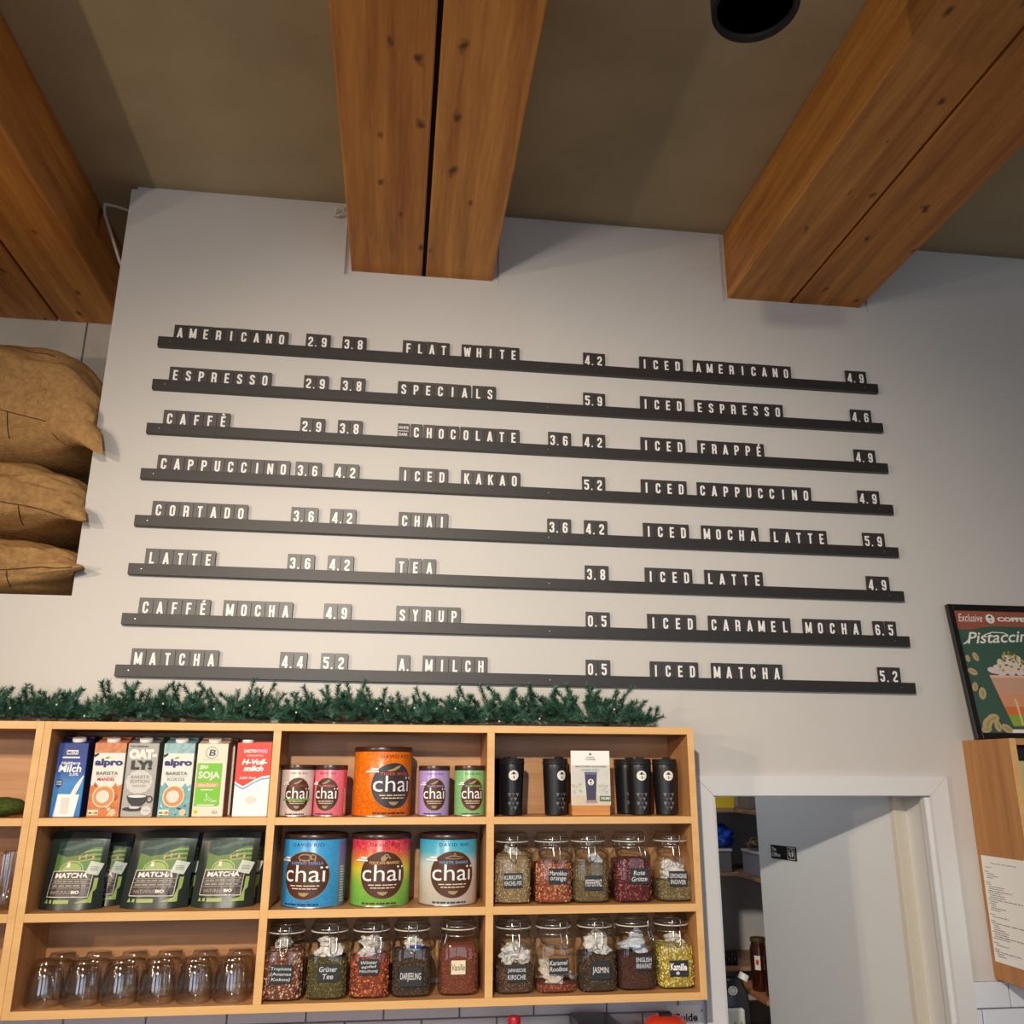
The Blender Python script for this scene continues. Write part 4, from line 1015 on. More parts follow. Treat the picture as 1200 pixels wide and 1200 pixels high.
a.ell(0, .060, .0085, .0085, WHITE, 5, 20); a.rect(-.004, .061, .004, .063, BLACK, 6); a.ell(0, .064, .0025, .002, BLACK, 6, 10); a.poly([(-.001, .059), (.002, .058), (.001, .053), (-.001, .053)], BLACK, 6)
a.text('MOTHER NATURE', -.042, .043, .099, .103, GREY, 3, 0.02); a.text('LOVES YOU', -.026, .022, .0895, .095, mat('green_grey_print', (130, 160, 140), 0.5), 3, 0.01)
a.ell(0, .134, .0035, .0035, GREY, 2, 12); a.text('COFFEE', -.014, .014, .118, .122, GREY, 3, 0.01); a.rect(-.011, .1255, .011, .1268, GREY, 2)
a.rect(.024, .010, .0535, .024, mat('tag_green', (66, 120, 88), 0.5), 4); a.text('19,90', .028, .0515, .013, .021, WHITE, 5, 0.04)
pr = a.build('printed_card', flat(0.0), sg2); pr.location = (0, -0.0216, 0.0265); pr.rotation_euler = (-0.02, 0, 0)

# ------------------------------------------------------------------ tea jars
GLS = glass('jar_glass', (0.985, 0.99, 0.985), 1.2, (0.72, 0.76, 0.73)); GLID = glass('lid_glass', (0.97, 0.98, 0.975), 1.2, (0.74, 0.78, 0.76))
GASK = mat('gasket', (232, 226, 214), 0.5); WIRE = mat('bail_wire', (196, 194, 190), 0.22, 1.0)
SLATE = mat('slate_card', (38, 44, 50), 0.6); CHALK = mat('chalk', (214, 216, 216), 0.8)
BW = 0.0500
_jb = MB()
_secs = [(0.0, .040, .040, 4), (0.001, .045, .045, 4.2), (0.005, .0495, .0495, 4.6), (0.012, .0508, .0508, 4.8), (0.105, .0508, .0508, 4.8), (0.114, .0500, .0500, 4.2), (0.123, .0465, .0465, 3.0), (0.130, .0430, .0430, 2.2), (0.134, .0420, .0420, 2), (0.139, .0420, .0420, 2), (0.1395, .0440, .0440, 2), (0.144, .0445, .0445, 2), (0.1445, .0425, .0425, 2), (0.150, .0425, .0425, 2)]
_jb.loft(_secs, 44, True, False)
_jbm = _jb.mesh('glass_body', GLS, 50)
_jl = MB(); _jl.lathe([(.0425, .0525 + .1), (.0455, .153), (.0470, .155), (.0470, .160), (.0455, .163), (.0425, .1655), (.0405, .1745), (.0385, .1755), (.034, .1722), (0, .1715)], 40); _jlm = _jl.mesh('lid', GLID, 40)
_jg = MB(); _jg.lathe([(.0420, .1500), (.0462, .1502), (.0466, .1512), (.0462, .1522), (.0420, .1524)], 40, close=False); _jgm = _jg.mesh('gasket', GASK, 60)
def _wire():
    m = MB()
    m.tube([(.0452 * cos(k * pi / 14), .0452 * sin(k * pi / 14), .1575) for k in range(28)], .0009, 6, True)
    m.tube([(.0462 * cos(k * pi / 14), .0462 * sin(k * pi / 14), .1365) for k in range(28)], .0009, 6, True)
    # front latch
    m.tube([(-.011, -.0462, .1365), (-.0112, -.050, .142), (-.011, -.0495, .165), (-.008, -.047, .1685), (.008, -.047, .1685), (.011, -.0495, .165), (.0112, -.050, .142), (.011, -.0462, .1365)], .0012, 6)
    m.tube([(-.009, -.0480, .1385), (-.0085, -.054, .120), (-.006, -.056, .106), (0, -.0565, .102), (.006, -.056, .106), (.0085, -.054, .120), (.009, -.0480, .1385)], .0014, 6)
    m.tube([(-.008, .047, .1575), (-.008, .050, .147), (-.008, .047, .1365)], .0012, 6); m.tube([(.008, .047, .1575), (.008, .050, .147), (.008, .047, .1365)], .0012, 6)
    return m.mesh('wire_bail', WIRE, 60)
_jwm = _wire()
def jar(label, x, y, z, hf, pal, text, csize=0.0028, wire=0.0, card=(0.0, 0.055, 0.050, 0.036), lumps=0, lumpc=(226, 222, 216), flat_l=False, seed=1, n=900, elong=1.0, pale=False, rough=0.7, layer=None):
    t = thing('tea_jar', label, 'jar', (x, y, z), 0, 'clip-top jars of loose tea')
    obj('glass_body', _jbm, t); obj('lid', _jlm, t); obj('gasket', _jgm, t); obj('wire_bail', _jwm, t, (0, 0, 0), (0, 0, wire))
    rnd = random.Random(seed); q = 0.0475
    pal = [tuple(min(255, int(1.12 * (0.86 * v + 0.14 * (sum(c) / 3)) + (5 if i == 0 else 0))) for i, v in enumerate(c)) for c in pal]
    cm = chips('tea_%d' % seed, pal, rough)
    avg = tuple(int(sum(c[i] for c in pal) / len(pal) * 0.72) for i in range(3))
    base = mat('tea_base_%d' % seed, avg, 0.9)
    # bed of tea
    m = MB(); S = [(0.003, .042, .042, 4), (0.006, q - .002, q - .002, 4.5), (0.012, q - .001, q - .001, 4.6)]
    zt = min(hf, 0.108)
    S += [(zt - 0.001, q - .001, q - .001, 4.6)]
    if hf > 0.108: S += [(min(hf, .120), .0445, .0445, 3.2)]
    S += [(S[-1][0] + .003, S[-1][1] * .75, S[-1][2] * .75, 3), (S[-1][0] + .0045, .004, .004, 2)]
    m.loft(S, 40)
    vt = []; ft = []
    m.mi = 1
    def sp(u):
        ct, st = cos(u), sin(u)
        e = 2 / 4.6
        return math.copysign(abs(ct) ** e, ct), math.copysign(abs(st) ** e, st)
    for k in range(n):
        if rnd.random() < 0.84:
            # sides, mostly those that face the room
            u = rnd.uniform(pi * 0.95, pi * 2.05) if rnd.random() < .8 else rnd.uniform(0, 2 * pi)
            zz = rnd.uniform(0.006, zt)
            a_, b_ = sp(u); rr = q - .0008
            # even spread along the flat faces
            if rnd.random() < .75:
                s_ = rnd.uniform(-.92, .92); sd = rnd.choice((0, 0, 0, 1, 2))
                a_, b_ = [(s_, -1.0), (1.0, s_), (-1.0, s_)][sd]
            shr = 0.97 if zz < 0.010 else 1
            c = Vector((a_ * rr * shr, b_ * rr * shr, zz)); nrm = Vector((a_, b_, 0)).normalized()
        else:
            c = Vector((rnd.uniform(-.8, .8) * q, rnd.uniform(-.8, .8) * q, S[-2][0])); nrm = Vector((0, 0, 1))
        s_ = csize * rnd.uniform(.6, 1.25)
        tt = nrm.orthogonal().normalized(); an = rnd.uniform(0, 2 * pi)
        tt = (tt * cos(an) + nrm.cross(tt) * sin(an)); bb = nrm.cross(tt)
        tt *= s_ * elong; bb *= s_
        P = [c + tt, c + bb * rnd.uniform(.5, 1), c - tt, c - bb * rnd.uniform(.5, 1), c + nrm * min(s_ * .5, .0011)]
        m.add(P, [(0, 1, 4), (1, 2, 4), (2, 3, 4), (3, 0, 4)])
    m.build('tea_filling', [base, cm], t)
    if layer:   # second darker or lighter bed below
        pass
    LM = mat('filter_paper_%d' % lumpc[0], lumpc, 0.8)
    zl = hf
    for k in range(lumps):
        bm = bmesh.new(); bmesh.ops.create_icosphere(bm, subdivisions=3, radius=1)
        sd = seed * 7.3 + k * 2.1; zc = 0.0
        sx, sy, sz = rnd.uniform(.016, .023), rnd.uniform(.015, .021), rnd.uniform(.010, .015)
        for v in bm.verts:
            d = v.co.normalized()
            f = 1 + .55 * noise.noise(d * 1.6 + Vector((sd, 0, 0))) + .35 * abs(noise.noise(d * 4 + Vector((0, sd, 0))))
            v.co = Vector((d.x * sx * f, d.y * sy * f, d.z * sz * f))
        an = k * 2.4 + seed; rr = rnd.uniform(.012, .024)
        if hf + k * .006 > .10: rr *= .55
        z0 = min(hf + .010 + (k % 4) * .009, .138)
        lim = .0470 if z0 < .112 else .040
        cx, cy2 = rr * cos(an), rr * sin(an) - .006
        mt = Matrix.Translation((cx, cy2, z0)) @ Matrix.Rotation(rnd.uniform(0, 3), 4, 'Z') @ Matrix.Rotation(rnd.uniform(-.6, .6), 4, 'X')
        mm = MB(); mm.bm(bm, mt); bm.free()
        mm.v = [(max(-lim, min(lim, p[0])), max(-lim, min(lim, p[1])), min(max(p[2], .008), .1495)) for p in mm.v]
        mm.build('filter_paper', LM, t)
    cx, cz, cw, ch = card
    yb = -.0512
    m = MB(); m.box(cx - cw / 2, cx + cw / 2, yb - .0006, yb + .0004, cz - ch / 2, cz + ch / 2)
    m.build('label_card', SLATE if not pale else CREAM, t)
    a = Art(); L = text if isinstance(text, (list, tuple)) else [text]
    k = len(L)
    for i, s in enumerate(L):
        hh = ch * (0.46 if k == 1 else .30 if k == 2 else .22)
        yc = cz + (ch * (0 if k == 1 else (.20 - .40 * i) if k == 2 else (.28 - .28 * i)))
        ww = cw * min(.92, .18 + .11 * len(s)) if len(s) < 7 else cw * .92
        col_ = CHALK if not pale else mat('pencil', (120, 110, 100), 0.7)
        a.text(s, cx - ww / 2, cx + ww / 2, yc - hh / 2, yc + hh / 2, col_, 1, 0.012, 0.12 if s[1:].islower() else 0.0, slope=0.03 * ((seed % 3) - 1))
    if text == 'Kamille':
        a.it = []; a.text('Kamille', cx - cw * .46, cx + cw * .42, cz - .004, cz + .013, PURE, 1, 0.035, slope=-.04); a.ell(cx - .004, cz - .011, .005, .004, CHALK, 1, 10)
    a.build('chalk_lettering', flat(yb - .0006), t)
    return t
JR = [
 # middle shelf, right compartment
 dict(label='jar of pale coarse herb tea, leftmost on the middle shelf right', x=.3225, y=-.105, z=Z2, hf=.116, pal=[(196, 172, 120), (160, 134, 84), (214, 194, 146), (126, 104, 66), (178, 150, 100)], text=['KURKUMA', 'FENCHEL-MIX'], csize=.0020, n=1300, seed=11, card=(-.001, .058, .050, .036), lumps=1, lumpc=(220, 216, 206)),
 dict(label='jar of red and orange fruit tea, second on the middle shelf right', x=.4320, y=-.108, z=Z2, hf=.098, pal=[(166, 60, 34), (206, 108, 56), (120, 40, 30), (226, 160, 110), (150, 84, 50), (196, 140, 100)], text=['Marokko', 'orange'], csize=.0034, n=900, seed=12, card=(.008, .068, .050, .038), wire=.1),
 dict(label='jar of olive peppermint tea, PFEFFERMINZ card low on the front', x=.5325, y=-.105, z=Z2, hf=.094, pal=[(140, 124, 78), (110, 98, 60), (166, 146, 98), (84, 78, 50), (150, 120, 70)], text='PFEFFERMINZ', csize=.0018, n=1300, seed=13, card=(.003, .050, .048, .036), lumps=1, lumpc=(206, 212, 222)),
 dict(label='jar of dark red berry tea with Rote Gruetze card', x=.6465, y=-.110, z=Z2, hf=.106, pal=[(86, 24, 30), (120, 40, 44), (60, 20, 26), (166, 90, 90), (140, 60, 50)], text=['Rote', 'Grütze'], csize=.0036, n=850, seed=14, card=(.012, .066, .050, .038), wire=.5),
 dict(label='jar half filled with green herbs and a white filter bag', x=.7640, y=-.105, z=Z2, hf=.052, pal=[(150, 132, 84), (120, 108, 66), (176, 158, 108), (100, 92, 58)], text=['LEMONGRAS', 'INGWER'], csize=.0020, n=900, seed=15, card=(.002, .058, .050, .038), lumps=5),
 # bottom shelf, right compartment
 dict(label='jar with white filter papers above brown tea, JAPANISCHE KIRSCHE card', x=.3290, y=-.108, z=Z3, hf=.064, pal=[(110, 84, 58), (84, 62, 44), (140, 110, 76), (66, 50, 38)], text=['JAPANISCHE', 'KIRSCHE'], csize=.0022, n=900, seed=16, card=(.002, .048, .050, .036), lumps=8),
 dict(label='jar nearly full of white papers over red tea, Karamel card', x=.4345, y=-.110, z=Z3, hf=.020, pal=[(150, 72, 44), (120, 50, 34), (176, 100, 66)], text=['Karamel', 'Rooibos'], csize=.0024, n=500, seed=17, card=(.004, .064, .050, .036), lumps=12, lumpc=(222, 210, 198), wire=.4),
 dict(label='jar of dark jasmine tea under white papers, JASMIN card', x=.5450, y=-.112, z=Z3, hf=.086, pal=[(88, 70, 48), (60, 50, 38), (120, 100, 68), (50, 42, 32)], text='JASMIN', csize=.0022, n=1200, seed=18, card=(.002, .052, .050, .040), lumps=6),
 dict(label='jar of brown English breakfast tea, card with two thin lines', x=.6500, y=-.104, z=Z3, hf=.082, pal=[(92, 52, 40), (70, 40, 34), (116, 72, 54)], text=['ENGLISH', 'BREAKFAST'], csize=.0015, n=1300, seed=19, card=(.014, .066, .044, .036), lumps=4, lumpc=(206, 200, 194), wire=.9),
 dict(label='jar of bright yellow camomile, rightmost on the bottom shelf', x=.7570, y=-.100, z=Z3, hf=.100, pal=[(214, 188, 50), (190, 160, 36), (236, 214, 96), (160, 134, 40), (226, 220, 150)], text='Kamille', csize=.0030, n=1000, seed=20, card=(.002, .050, .050, .038), lumps=1),
 # bottom shelf, centre compartment
 dict(label='jar of mixed red and cream fruit tea, Tropicana card, leftmost', x=-.2515, y=-.114, z=Z3, hf=.110, pal=[(120, 50, 40), (196, 150, 110), (70, 36, 34), (216, 186, 150), (156, 84, 50), (96, 56, 46)], text=['Tropicana', '(Ananas', 'Kokos)'], csize=.0036, n=900, seed=21, card=(-.002, .062, .054, .042), lumps=2),
 dict(label='jar of green tea with GRUENER TEE card, second from left', x=-.1440, y=-.112, z=Z3, hf=.090, pal=[(112, 106, 50), (86, 84, 40), (140, 130, 70), (70, 66, 34)], text=['Grüner', 'Tee'], csize=.0022, n=1200, seed=22, card=(.004, .062, .052, .040), lumps=5, wire=.25),
 dict(label='jar of orange and red winter tea, card set high', x=-.0390, y=-.110, z=Z3, hf=.090, pal=[(190, 92, 44), (150, 56, 34), (214, 130, 66), (100, 40, 30), (176, 70, 40)], text=['Winter', 'apfel', 'Mischung'], csize=.0036, n=900, seed=23, card=(-.002, .072, .050, .036), lumps=4, wire=.35),
 dict(label='jar of dark brown DARJEELING tea with a blue scoop inside', x=.0655, y=-.110, z=Z3, hf=.102, pal=[(86, 66, 44), (62, 48, 36), (112, 90, 60), (50, 40, 32)], text='DARJEELING', csize=.0024, n=1200, seed=24, card=(-.002, .048, .056, .044), lumps=2),
 dict(label='jar of rust-red rooibos with a small cream Vanille label', x=.1845, y=-.106, z=Z3, hf=.116, pal=[(160, 80, 46), (130, 60, 38), (186, 104, 62), (110, 52, 36)], text='Vanille', csize=.0016, n=1500, seed=25, card=(-.002, .066, .036, .032), pale=True, wire=-.9),
]
for kw in JR: jar(**kw)
sc_ = MB(); sc_.box(-.016, .016, -.008, .008, 0, .006, .002)
scp = sc_.build('scoop', mat('scoop_blue', (50, 80, 190), 0.3), None, None, (.072, -.142, Z3 + .1105)); tag(scp, 'small blue scoop lying on the tea inside the Darjeeling jar', 'scoop')

# ------------------------------------------------------------------ glass mugs, upside down
GM1 = glass('mug_glass', (0.985, 0.98, 0.97), 2.6, (0.62, 0.59, 0.55), 0.07)
def mug():
    t = thing('glass_mug', '', 'mug', (0, 0, 0), 0, 'upturned glass mugs on the bottom shelf')
    m = MB()
    out = [(.0405, 0), (.0420, .0015), (.0428, .008), (.0425, .030), (.0408, .055), (.0370, .078), (.0325, .090), (.0300, .094), (.0300, .0975), (.0285, .0985), (0, .0975)]
    inn = [(.0395, .0003), (.0400, .008), (.0395, .030), (.0375, .055), (.0335, .074), (.028, .082), (.018, .086), (0, .087)]
    m.lathe(out, 28, close=False); m.lathe(inn, 28, close=False)
    m.build('glass_cup', GM1, t, 60)
    m = MB(); m.tube([(.036, 0, .074), (.045, 0, .077), (.055, 0, .068), (.058, 0, .050), (.055, 0, .034), (.048, 0, .024), (.0405, 0, .022)], [.005, .0048, .0045, .0045, .0045, .0048, .005], 10); m.build('handle', GM1, t, 60)
    return t
m0 = mug()
MP = [(-.8130, -.124, -.95), (-.7260, -.124, -.9), (-.6390, -.124, -.92), (-.5510, -.124, -.88), (-.4630, -.124, -.9), (-.3750, -.124, -.95)]
bk = [(-.807 + .087 * k, -.0365, .6) for k in range(6)]
first = True
for row_, pts in (('front', MP), ('back', bk)):
    for k, (x, y, r_) in enumerate(pts):
        l = 'clear upturned glass mug, %s from the left in the %s row' % (ORD[k], row_)
        if first:
            m0.location = (x, y, Z3); m0.rotation_euler = (0, 0, r_); m0['label'] = l; first = False
        else: dup(m0, (x, y, Z3), l, r_)

# left unit: moss ball, tall glasses
m = MB(); bm = bmesh.new(); bmesh.ops.create_icosphere(bm, subdivisions=5, radius=1)
for v in bm.verts:
    d = v.co.normalized(); f = 1 + .05 * noise.noise(d * 3) + .03 * noise.noise(d * 14)
    v.co = Vector((d.x * .060 * f, d.y * .055 * f, .0235 + max(-.0235, d.z * .0235 * f)))
m.bm(bm); bm.free()
t = m.build('moss_ball', mat('moss', (72, 88, 24), 0.95, nz=0.4, nscale=120, bump=1.0, bscale=300), None, 60, (-.983, -.105, Z1)); tag(t, 'low green moss ball on the left shelf, cut by the frame edge', 'moss')
m = MB(); m.lathe([(.024, 0), (.027, .002), (.029, .06), (.031, .125), (.031, .130)], 24, close=False); m.lathe([(.0, .010), (.024, .010), (.0268, .06), (.0292, .130)], 24, close=False)
g0 = m.build('tall_glass', GM1, None, 60, (-.947, -.11, Z2)); tag(g0, 'clear tall glass on the left shelf, nearest the side panel', 'glass', 'tall glasses on the left shelf')
for k, (x, y, l) in enumerate(((-1.012, -.11, 'clear tall glass left of the one by the panel, cut by frame'), (-.955, -.035, 'clear tall glass in the back row by the side panel'))):
    c = g0.copy(); COL.objects.link(c); c.location = (x, y, Z2); c['label'] = l
dup(m0, (-.975, -.11, Z3), 'clear upturned mug in the bottom compartment of the left shelf', -.5)

# ------------------------------------------------------------------ fir garland
FIR = chips('fir_needles', [(44, 92, 70), (58, 112, 86), (34, 72, 58), (84, 134, 108), (48, 98, 68), (96, 136, 120)], 0.6)
TWIG = mat('garland_wire', (40, 44, 30), 0.7)
def sprig(seed):
    rnd = random.Random(seed); m = MB()
    L = rnd.uniform(.060, .085); bend = rnd.uniform(-.25, .25)
    P = [Vector((bend * (t * L) * t, 0, t * L)) for t in (0, .25, .5, .75, 1)]
    m.tube(P, .0009, 4); m.mi = 1
    for k in range(150):
        t = rnd.uniform(.06, 1.0)
        c = Vector((bend * t * t * L, 0, t * L)); an = rnd.uniform(0, 2 * pi)
        out = Vector((cos(an), sin(an), rnd.uniform(.45, 1.1))).normalized()
        ln = rnd.uniform(.017, .027) * (1 - .25 * t); tip = c + out * ln
        sd = out.cross(Vector((0, 0, 1))).normalized() * .00125; s2 = out.cross(sd).normalized() * .0008
        m.add([c - sd, c + sd, c + s2 * 1.5, tip], [(0, 1, 3), (1, 2, 3), (2, 0, 3)])
    return m.mesh('sprig', [TWIG, FIR])
SPR = [sprig(s) for s in range(8)]
gar = thing('fir_garland', 'green artificial fir garland lying along the top of the shelves', 'garland', (-.3, -.09, .1175))
m = MB(); m.tube([(-1.45 + k * .05 + .3, .012 * sin(k * 1.3) + .0, .020 + .006 * sin(k * .9)) for k in range(44)], .004, 6); m.build('garland_core', TWIG, gar)
rnd = random.Random(77)
NS = 285; X0g, X1g = -1.42, .715
prof = [(-1.42, .10), (-1.05, .095), (-.95, .085), (-.90, .105), (-.86, .098), (-.80, .06), (-.75, .125), (-.72, .112), (-.66, .095), (-.60, .11), (-.52, .10), (-.50, .118), (-.44, .085), (-.37, .125), (-.33, .075), (-.25, .09), (-.20, .105), (-.1, .112), (-.03, .09), (.05, .085), (.11, .112), (.14, .07), (.19, .115), (.25, .10), (.29, .125), (.35, .105), (.4, .118), (.46, .112), (.52, .12), (.58, .11), (.64, .12), (.67, .07), (.70, .095), (.73, .045)]
def hp(x):
    for (a_, b_), (c_, d_) in zip(prof, prof[1:]):
        if a_ <= x <= c_: return b_ + (d_ - b_) * (x - a_) / (c_ - a_)
    return .08
for k in range(NS):
    x = X0g + (X1g - X0g) * (k + rnd.uniform(-.4, .4)) / (NS - 1)
    h = hp(x); lay = k % 4
    if lay == 0: an, base, sc = rnd.uniform(-.8, .8), h - .055, .85      # crest
    elif lay == 1: an, base, sc = rnd.uniform(-1.2, 1.2), h * .30, .85
    elif lay == 2: an, base, sc = rnd.choice((-1, 1)) * rnd.uniform(.9, 1.5), .020, .85
    else: an, base, sc = rnd.uniform(-.9, .9), .012, .9
    tiltf = rnd.uniform(-.2, .9)     # lean towards the room
    o = obj('sprig', SPR[k % 8], gar, (x + .3, rnd.uniform(-.045, .045), max(.012, base)), (tiltf, an, rnd.uniform(0, 6.28) if lay == 3 else rnd.uniform(-.5, .5)))
    o.scale = (sc, sc, sc * min(1.15, max(.7, h / .1)) if lay else sc)
# the needles of the inner tips nobody could tell apart: one mass
fill = MB()
for k in range(330):
    x = X0g - .0 + (X1g - X0g) * (k + rnd.uniform(-.5, .5)) / 329
    h = hp(x); me = SPR[k % 8]; zt_ = rnd.uniform(.008, max(.012, h - .062))
    mt = Matrix.Translation((x + .3, rnd.uniform(-.050, .050), zt_)) @ Matrix.Rotation(rnd.uniform(0, 6.28), 4, 'Z') @ Matrix.Rotation(rnd.uniform(.2, 1.45), 4, 'Y') @ Matrix.Scale(rnd.uniform(.65, .9), 4)
    off = len(fill.v)
    V_ = [tuple(mt @ v.co) for v in me.vertices]
    fill.v += [(p[0], p[1], max(.0015, p[2])) for p in V_]
    for p in me.polygons: fill.f.append(tuple(i + off for i in p.vertices)); fill.m.append(p.material_index)
tag(fill.build('inner_needles', [TWIG, FIR], gar), kind='stuff')
bl = MB(); bl.lathe([(0, -.0028), (.0018, -.002), (.0024, 0), (.0016, .0022), (0, .003)], 10, close=False); blm = bl.mesh('light_bulb', mat('bulb_clear', (236, 232, 214), 0.2))
for x in (-1.03, -.97, -.86, -.79, -.60, -.47, -.26, -.05, -.02, .16, .39, .60, -1.15, -.38, .05, .28):
    obj('light_bulb', blm, gar, (x + .3, -.088 + rnd.uniform(-.004, .004), .020 + rnd.uniform(-.01, .03)))

# ------------------------------------------------------------------ burlap sacks in the niche
def burlap():
    m = bpy.data.materials.new('burlap'); m.use_nodes = True; nt = m.node_tree; N = nt.nodes.new; L = nt.links.new
    b = nt.nodes['Principled BSDF']; b.inputs['Roughness'].default_value = 0.9; b.inputs['Specular IOR Level'].default_value = 0.2
    tc = N('ShaderNodeTexCoord')
    w1 = N('ShaderNodeTexWave'); w1.bands_direction = 'X'; w1.inputs['Scale'].default_value = 110; w1.inputs['Distortion'].default_value = 1.2
    w2 = N('ShaderNodeTexWave'); w2.bands_direction = 'Z'; w2.inputs['Scale'].default_value = 110; w2.inputs['Distortion'].default_value = 1.2
    n = N('ShaderNodeTexNoise'); n.inputs['Scale'].default_value = 60; n.inputs['Detail'].default_value = 10; n.inputs['Roughness'].default_value = .7
    for q in (w1, w2, n): L(tc.outputs['Object'], q.inputs['Vector'])
    ad = N('ShaderNodeMath'); ad.operation = 'ADD'; L(w1.outputs['Fac'], ad.inputs[0]); L(w2.outputs['Fac'], ad.inputs[1])
    mu = N('ShaderNodeMath'); mu.operation = 'MULTIPLY_ADD'; mu.inputs[1].default_value = .22; L(ad.outputs[0], mu.inputs[0]); L(n.outputs[0], mu.inputs[2])
    r = N('ShaderNodeValToRGB'); r.color_ramp.elements[0].position = .4; r.color_ramp.elements[1].position = .95
    r.color_ramp.elements[0].color = lin((142, 104, 62)); r.color_ramp.elements[1].color = lin((206, 164, 108))
    L(mu.outputs[0], r.inputs[0]); L(r.outputs[0], b.inputs['Base Color'])
    bp = N('ShaderNodeBump'); bp.inputs['Strength'].default_value = .5; bp.inputs['Distance'].default_value = .0012; L(ad.outputs[0], bp.inputs['Height']); L(bp.outputs[0], b.inputs['Normal'])
    return m
BUR = burlap(); SEAM = mat('seam_brown', (92, 60, 34), 0.9)
def sack(label, zlo, zhi, xr, seed, ear, ydep=(-.050, .42), drop=0.0, seams=()):
    t = thing('burlap_sack', label, 'sack', (-1.5, (ydep[0] + ydep[1]) / 2, zlo), 0, 'burlap coffee sacks stacked in the niche')
    yc = (ydep[0] + ydep[1]) / 2; hd = (ydep[1] - ydep[0]) / 2; H = (zhi - zlo) / 2; x0 = -2.1
    def P(u, th, raw=False):
        # u 0..1 along the length, th round the section
        x = x0 + (xr - x0) * u
        e = max(0.0, (x - (xr - .34)) / .34)
        end = (max(0.0, 1 - e ** 3.2)) ** .42
        end = max(end, .30 if u < 1 else .28)
        ct, st = cos(th), sin(th)
        n_ = 2.7
        yy = math.copysign(abs(ct) ** (2 / n_), ct); zz = math.copysign(abs(st) ** (2 / n_), st)
        nn = .012 * noise.noise(Vector((x * 5 + seed, yy * 2.2, zz * 2.5))) + .016 * e * noise.noise(Vector((x * 11 + seed, yy * 5, zz * 6))) + .005 * noise.noise(Vector((x * 14, yy * 9 + seed, zz * 9)))
        py = yy * (hd * (1 - .10 * e)) * (1 - (1 - end) * .35) ; pz = zz * H * end
        hz = drop * e * e
        top = -.02 * abs(yy) ** 2 if zz > 0 else 0
        v = Vector((x + nn * 0.4, py - nn * (1 if yy < 0 else -1), H + pz + top * H * 6 - hz + nn * (1 if zz > 0 else 0)))
        if raw: return v
        # the stitched corner is pulled out into a small drooping ear
        dth = (th - TH0 + pi) % (2 * pi) - pi
        w_ = math.exp(-((x - xr) / .075) ** 2) * math.exp(-(dth / .50) ** 2)
        w2 = math.exp(-((x - xr) / .026) ** 2) * math.exp(-(dth / .26) ** 2)
        v = v + (TIP - BASE_) * (.70 * w_ + .30 * w2)
        if v.y > -.012 - yc and x > xr - .2: v.x = min(v.x, NX - .002)
        return v
    TH0 = R_(206)
    BASE_ = Vector((0, 0, 0)); BASE_ = P(1.0, TH0, True)
    TIP = Vector((ear[0], -hd + .010, ear[1] - zlo))
    nu, nt_ = 90, 84
    m = MB()
    vs = [tuple(P(i / nu, 2 * pi * j / nt_) - Vector((-1.5, 0, 0))) for i in range(nu + 1) for j in range(nt_)]
    fs = [(i * nt_ + j, i * nt_ + (j + 1) % nt_, (i + 1) * nt_ + (j + 1) % nt_, (i + 1) * nt_ + j) for i in range(nu) for j in range(nt_)]
    fs.append(tuple(nu * nt_ + j for j in range(nt_))); fs = [f[::-1] for f in fs]
    m.add(vs, fs); m.build('sack_body', BUR, t, 70)
    # stitched seams follow the front of the sack: (u, angle) pairs
    for sm_ in seams:
        pts = []
        for (u1, a1), (u2, a2) in zip(sm_, sm_[1:]):
            for k in range(8):
                q = k / 8; pts.append(P(u1 + (u2 - u1) * q, R_(a1 + (a2 - a1) * q)) - Vector((-1.5, 0, 0)) + Vector((0, -.0008, 0)))
        b = MB(); b.tube(pts, .0016, 5); b.build('seam', SEAM, t)
    return t
sack('bottom burlap sack of the three, resting on the niche sill', 0.480, 0.656, -0.937, 1.0, (-0.892, .552, .05, 0), seams=[[(.83, 195), (.93, 190), (.99, 200)], [(.86, 195), (.855, 235)]])
sack('middle burlap sack of the three in the niche', 0.668, 0.885, -0.937, 5.0, (-0.903, .685, .05, 0), seams=[[(.70, 185), (.86, 200), (.975, 210)], [(.86, 200), (.855, 240)]])
sack('top burlap sack of the three, the fullest one', 0.897, 1.290, -0.937, 9.0, (-0.884, .890, .05, -.01), drop=.02, seams=[[(.70, 190), (.80, 198), (.90, 204)], [(.80, 198), (.80, 228)], [(.90, 214), (.95, 240)], [(.6, 120), (.8, 128), (.88, 130)]])

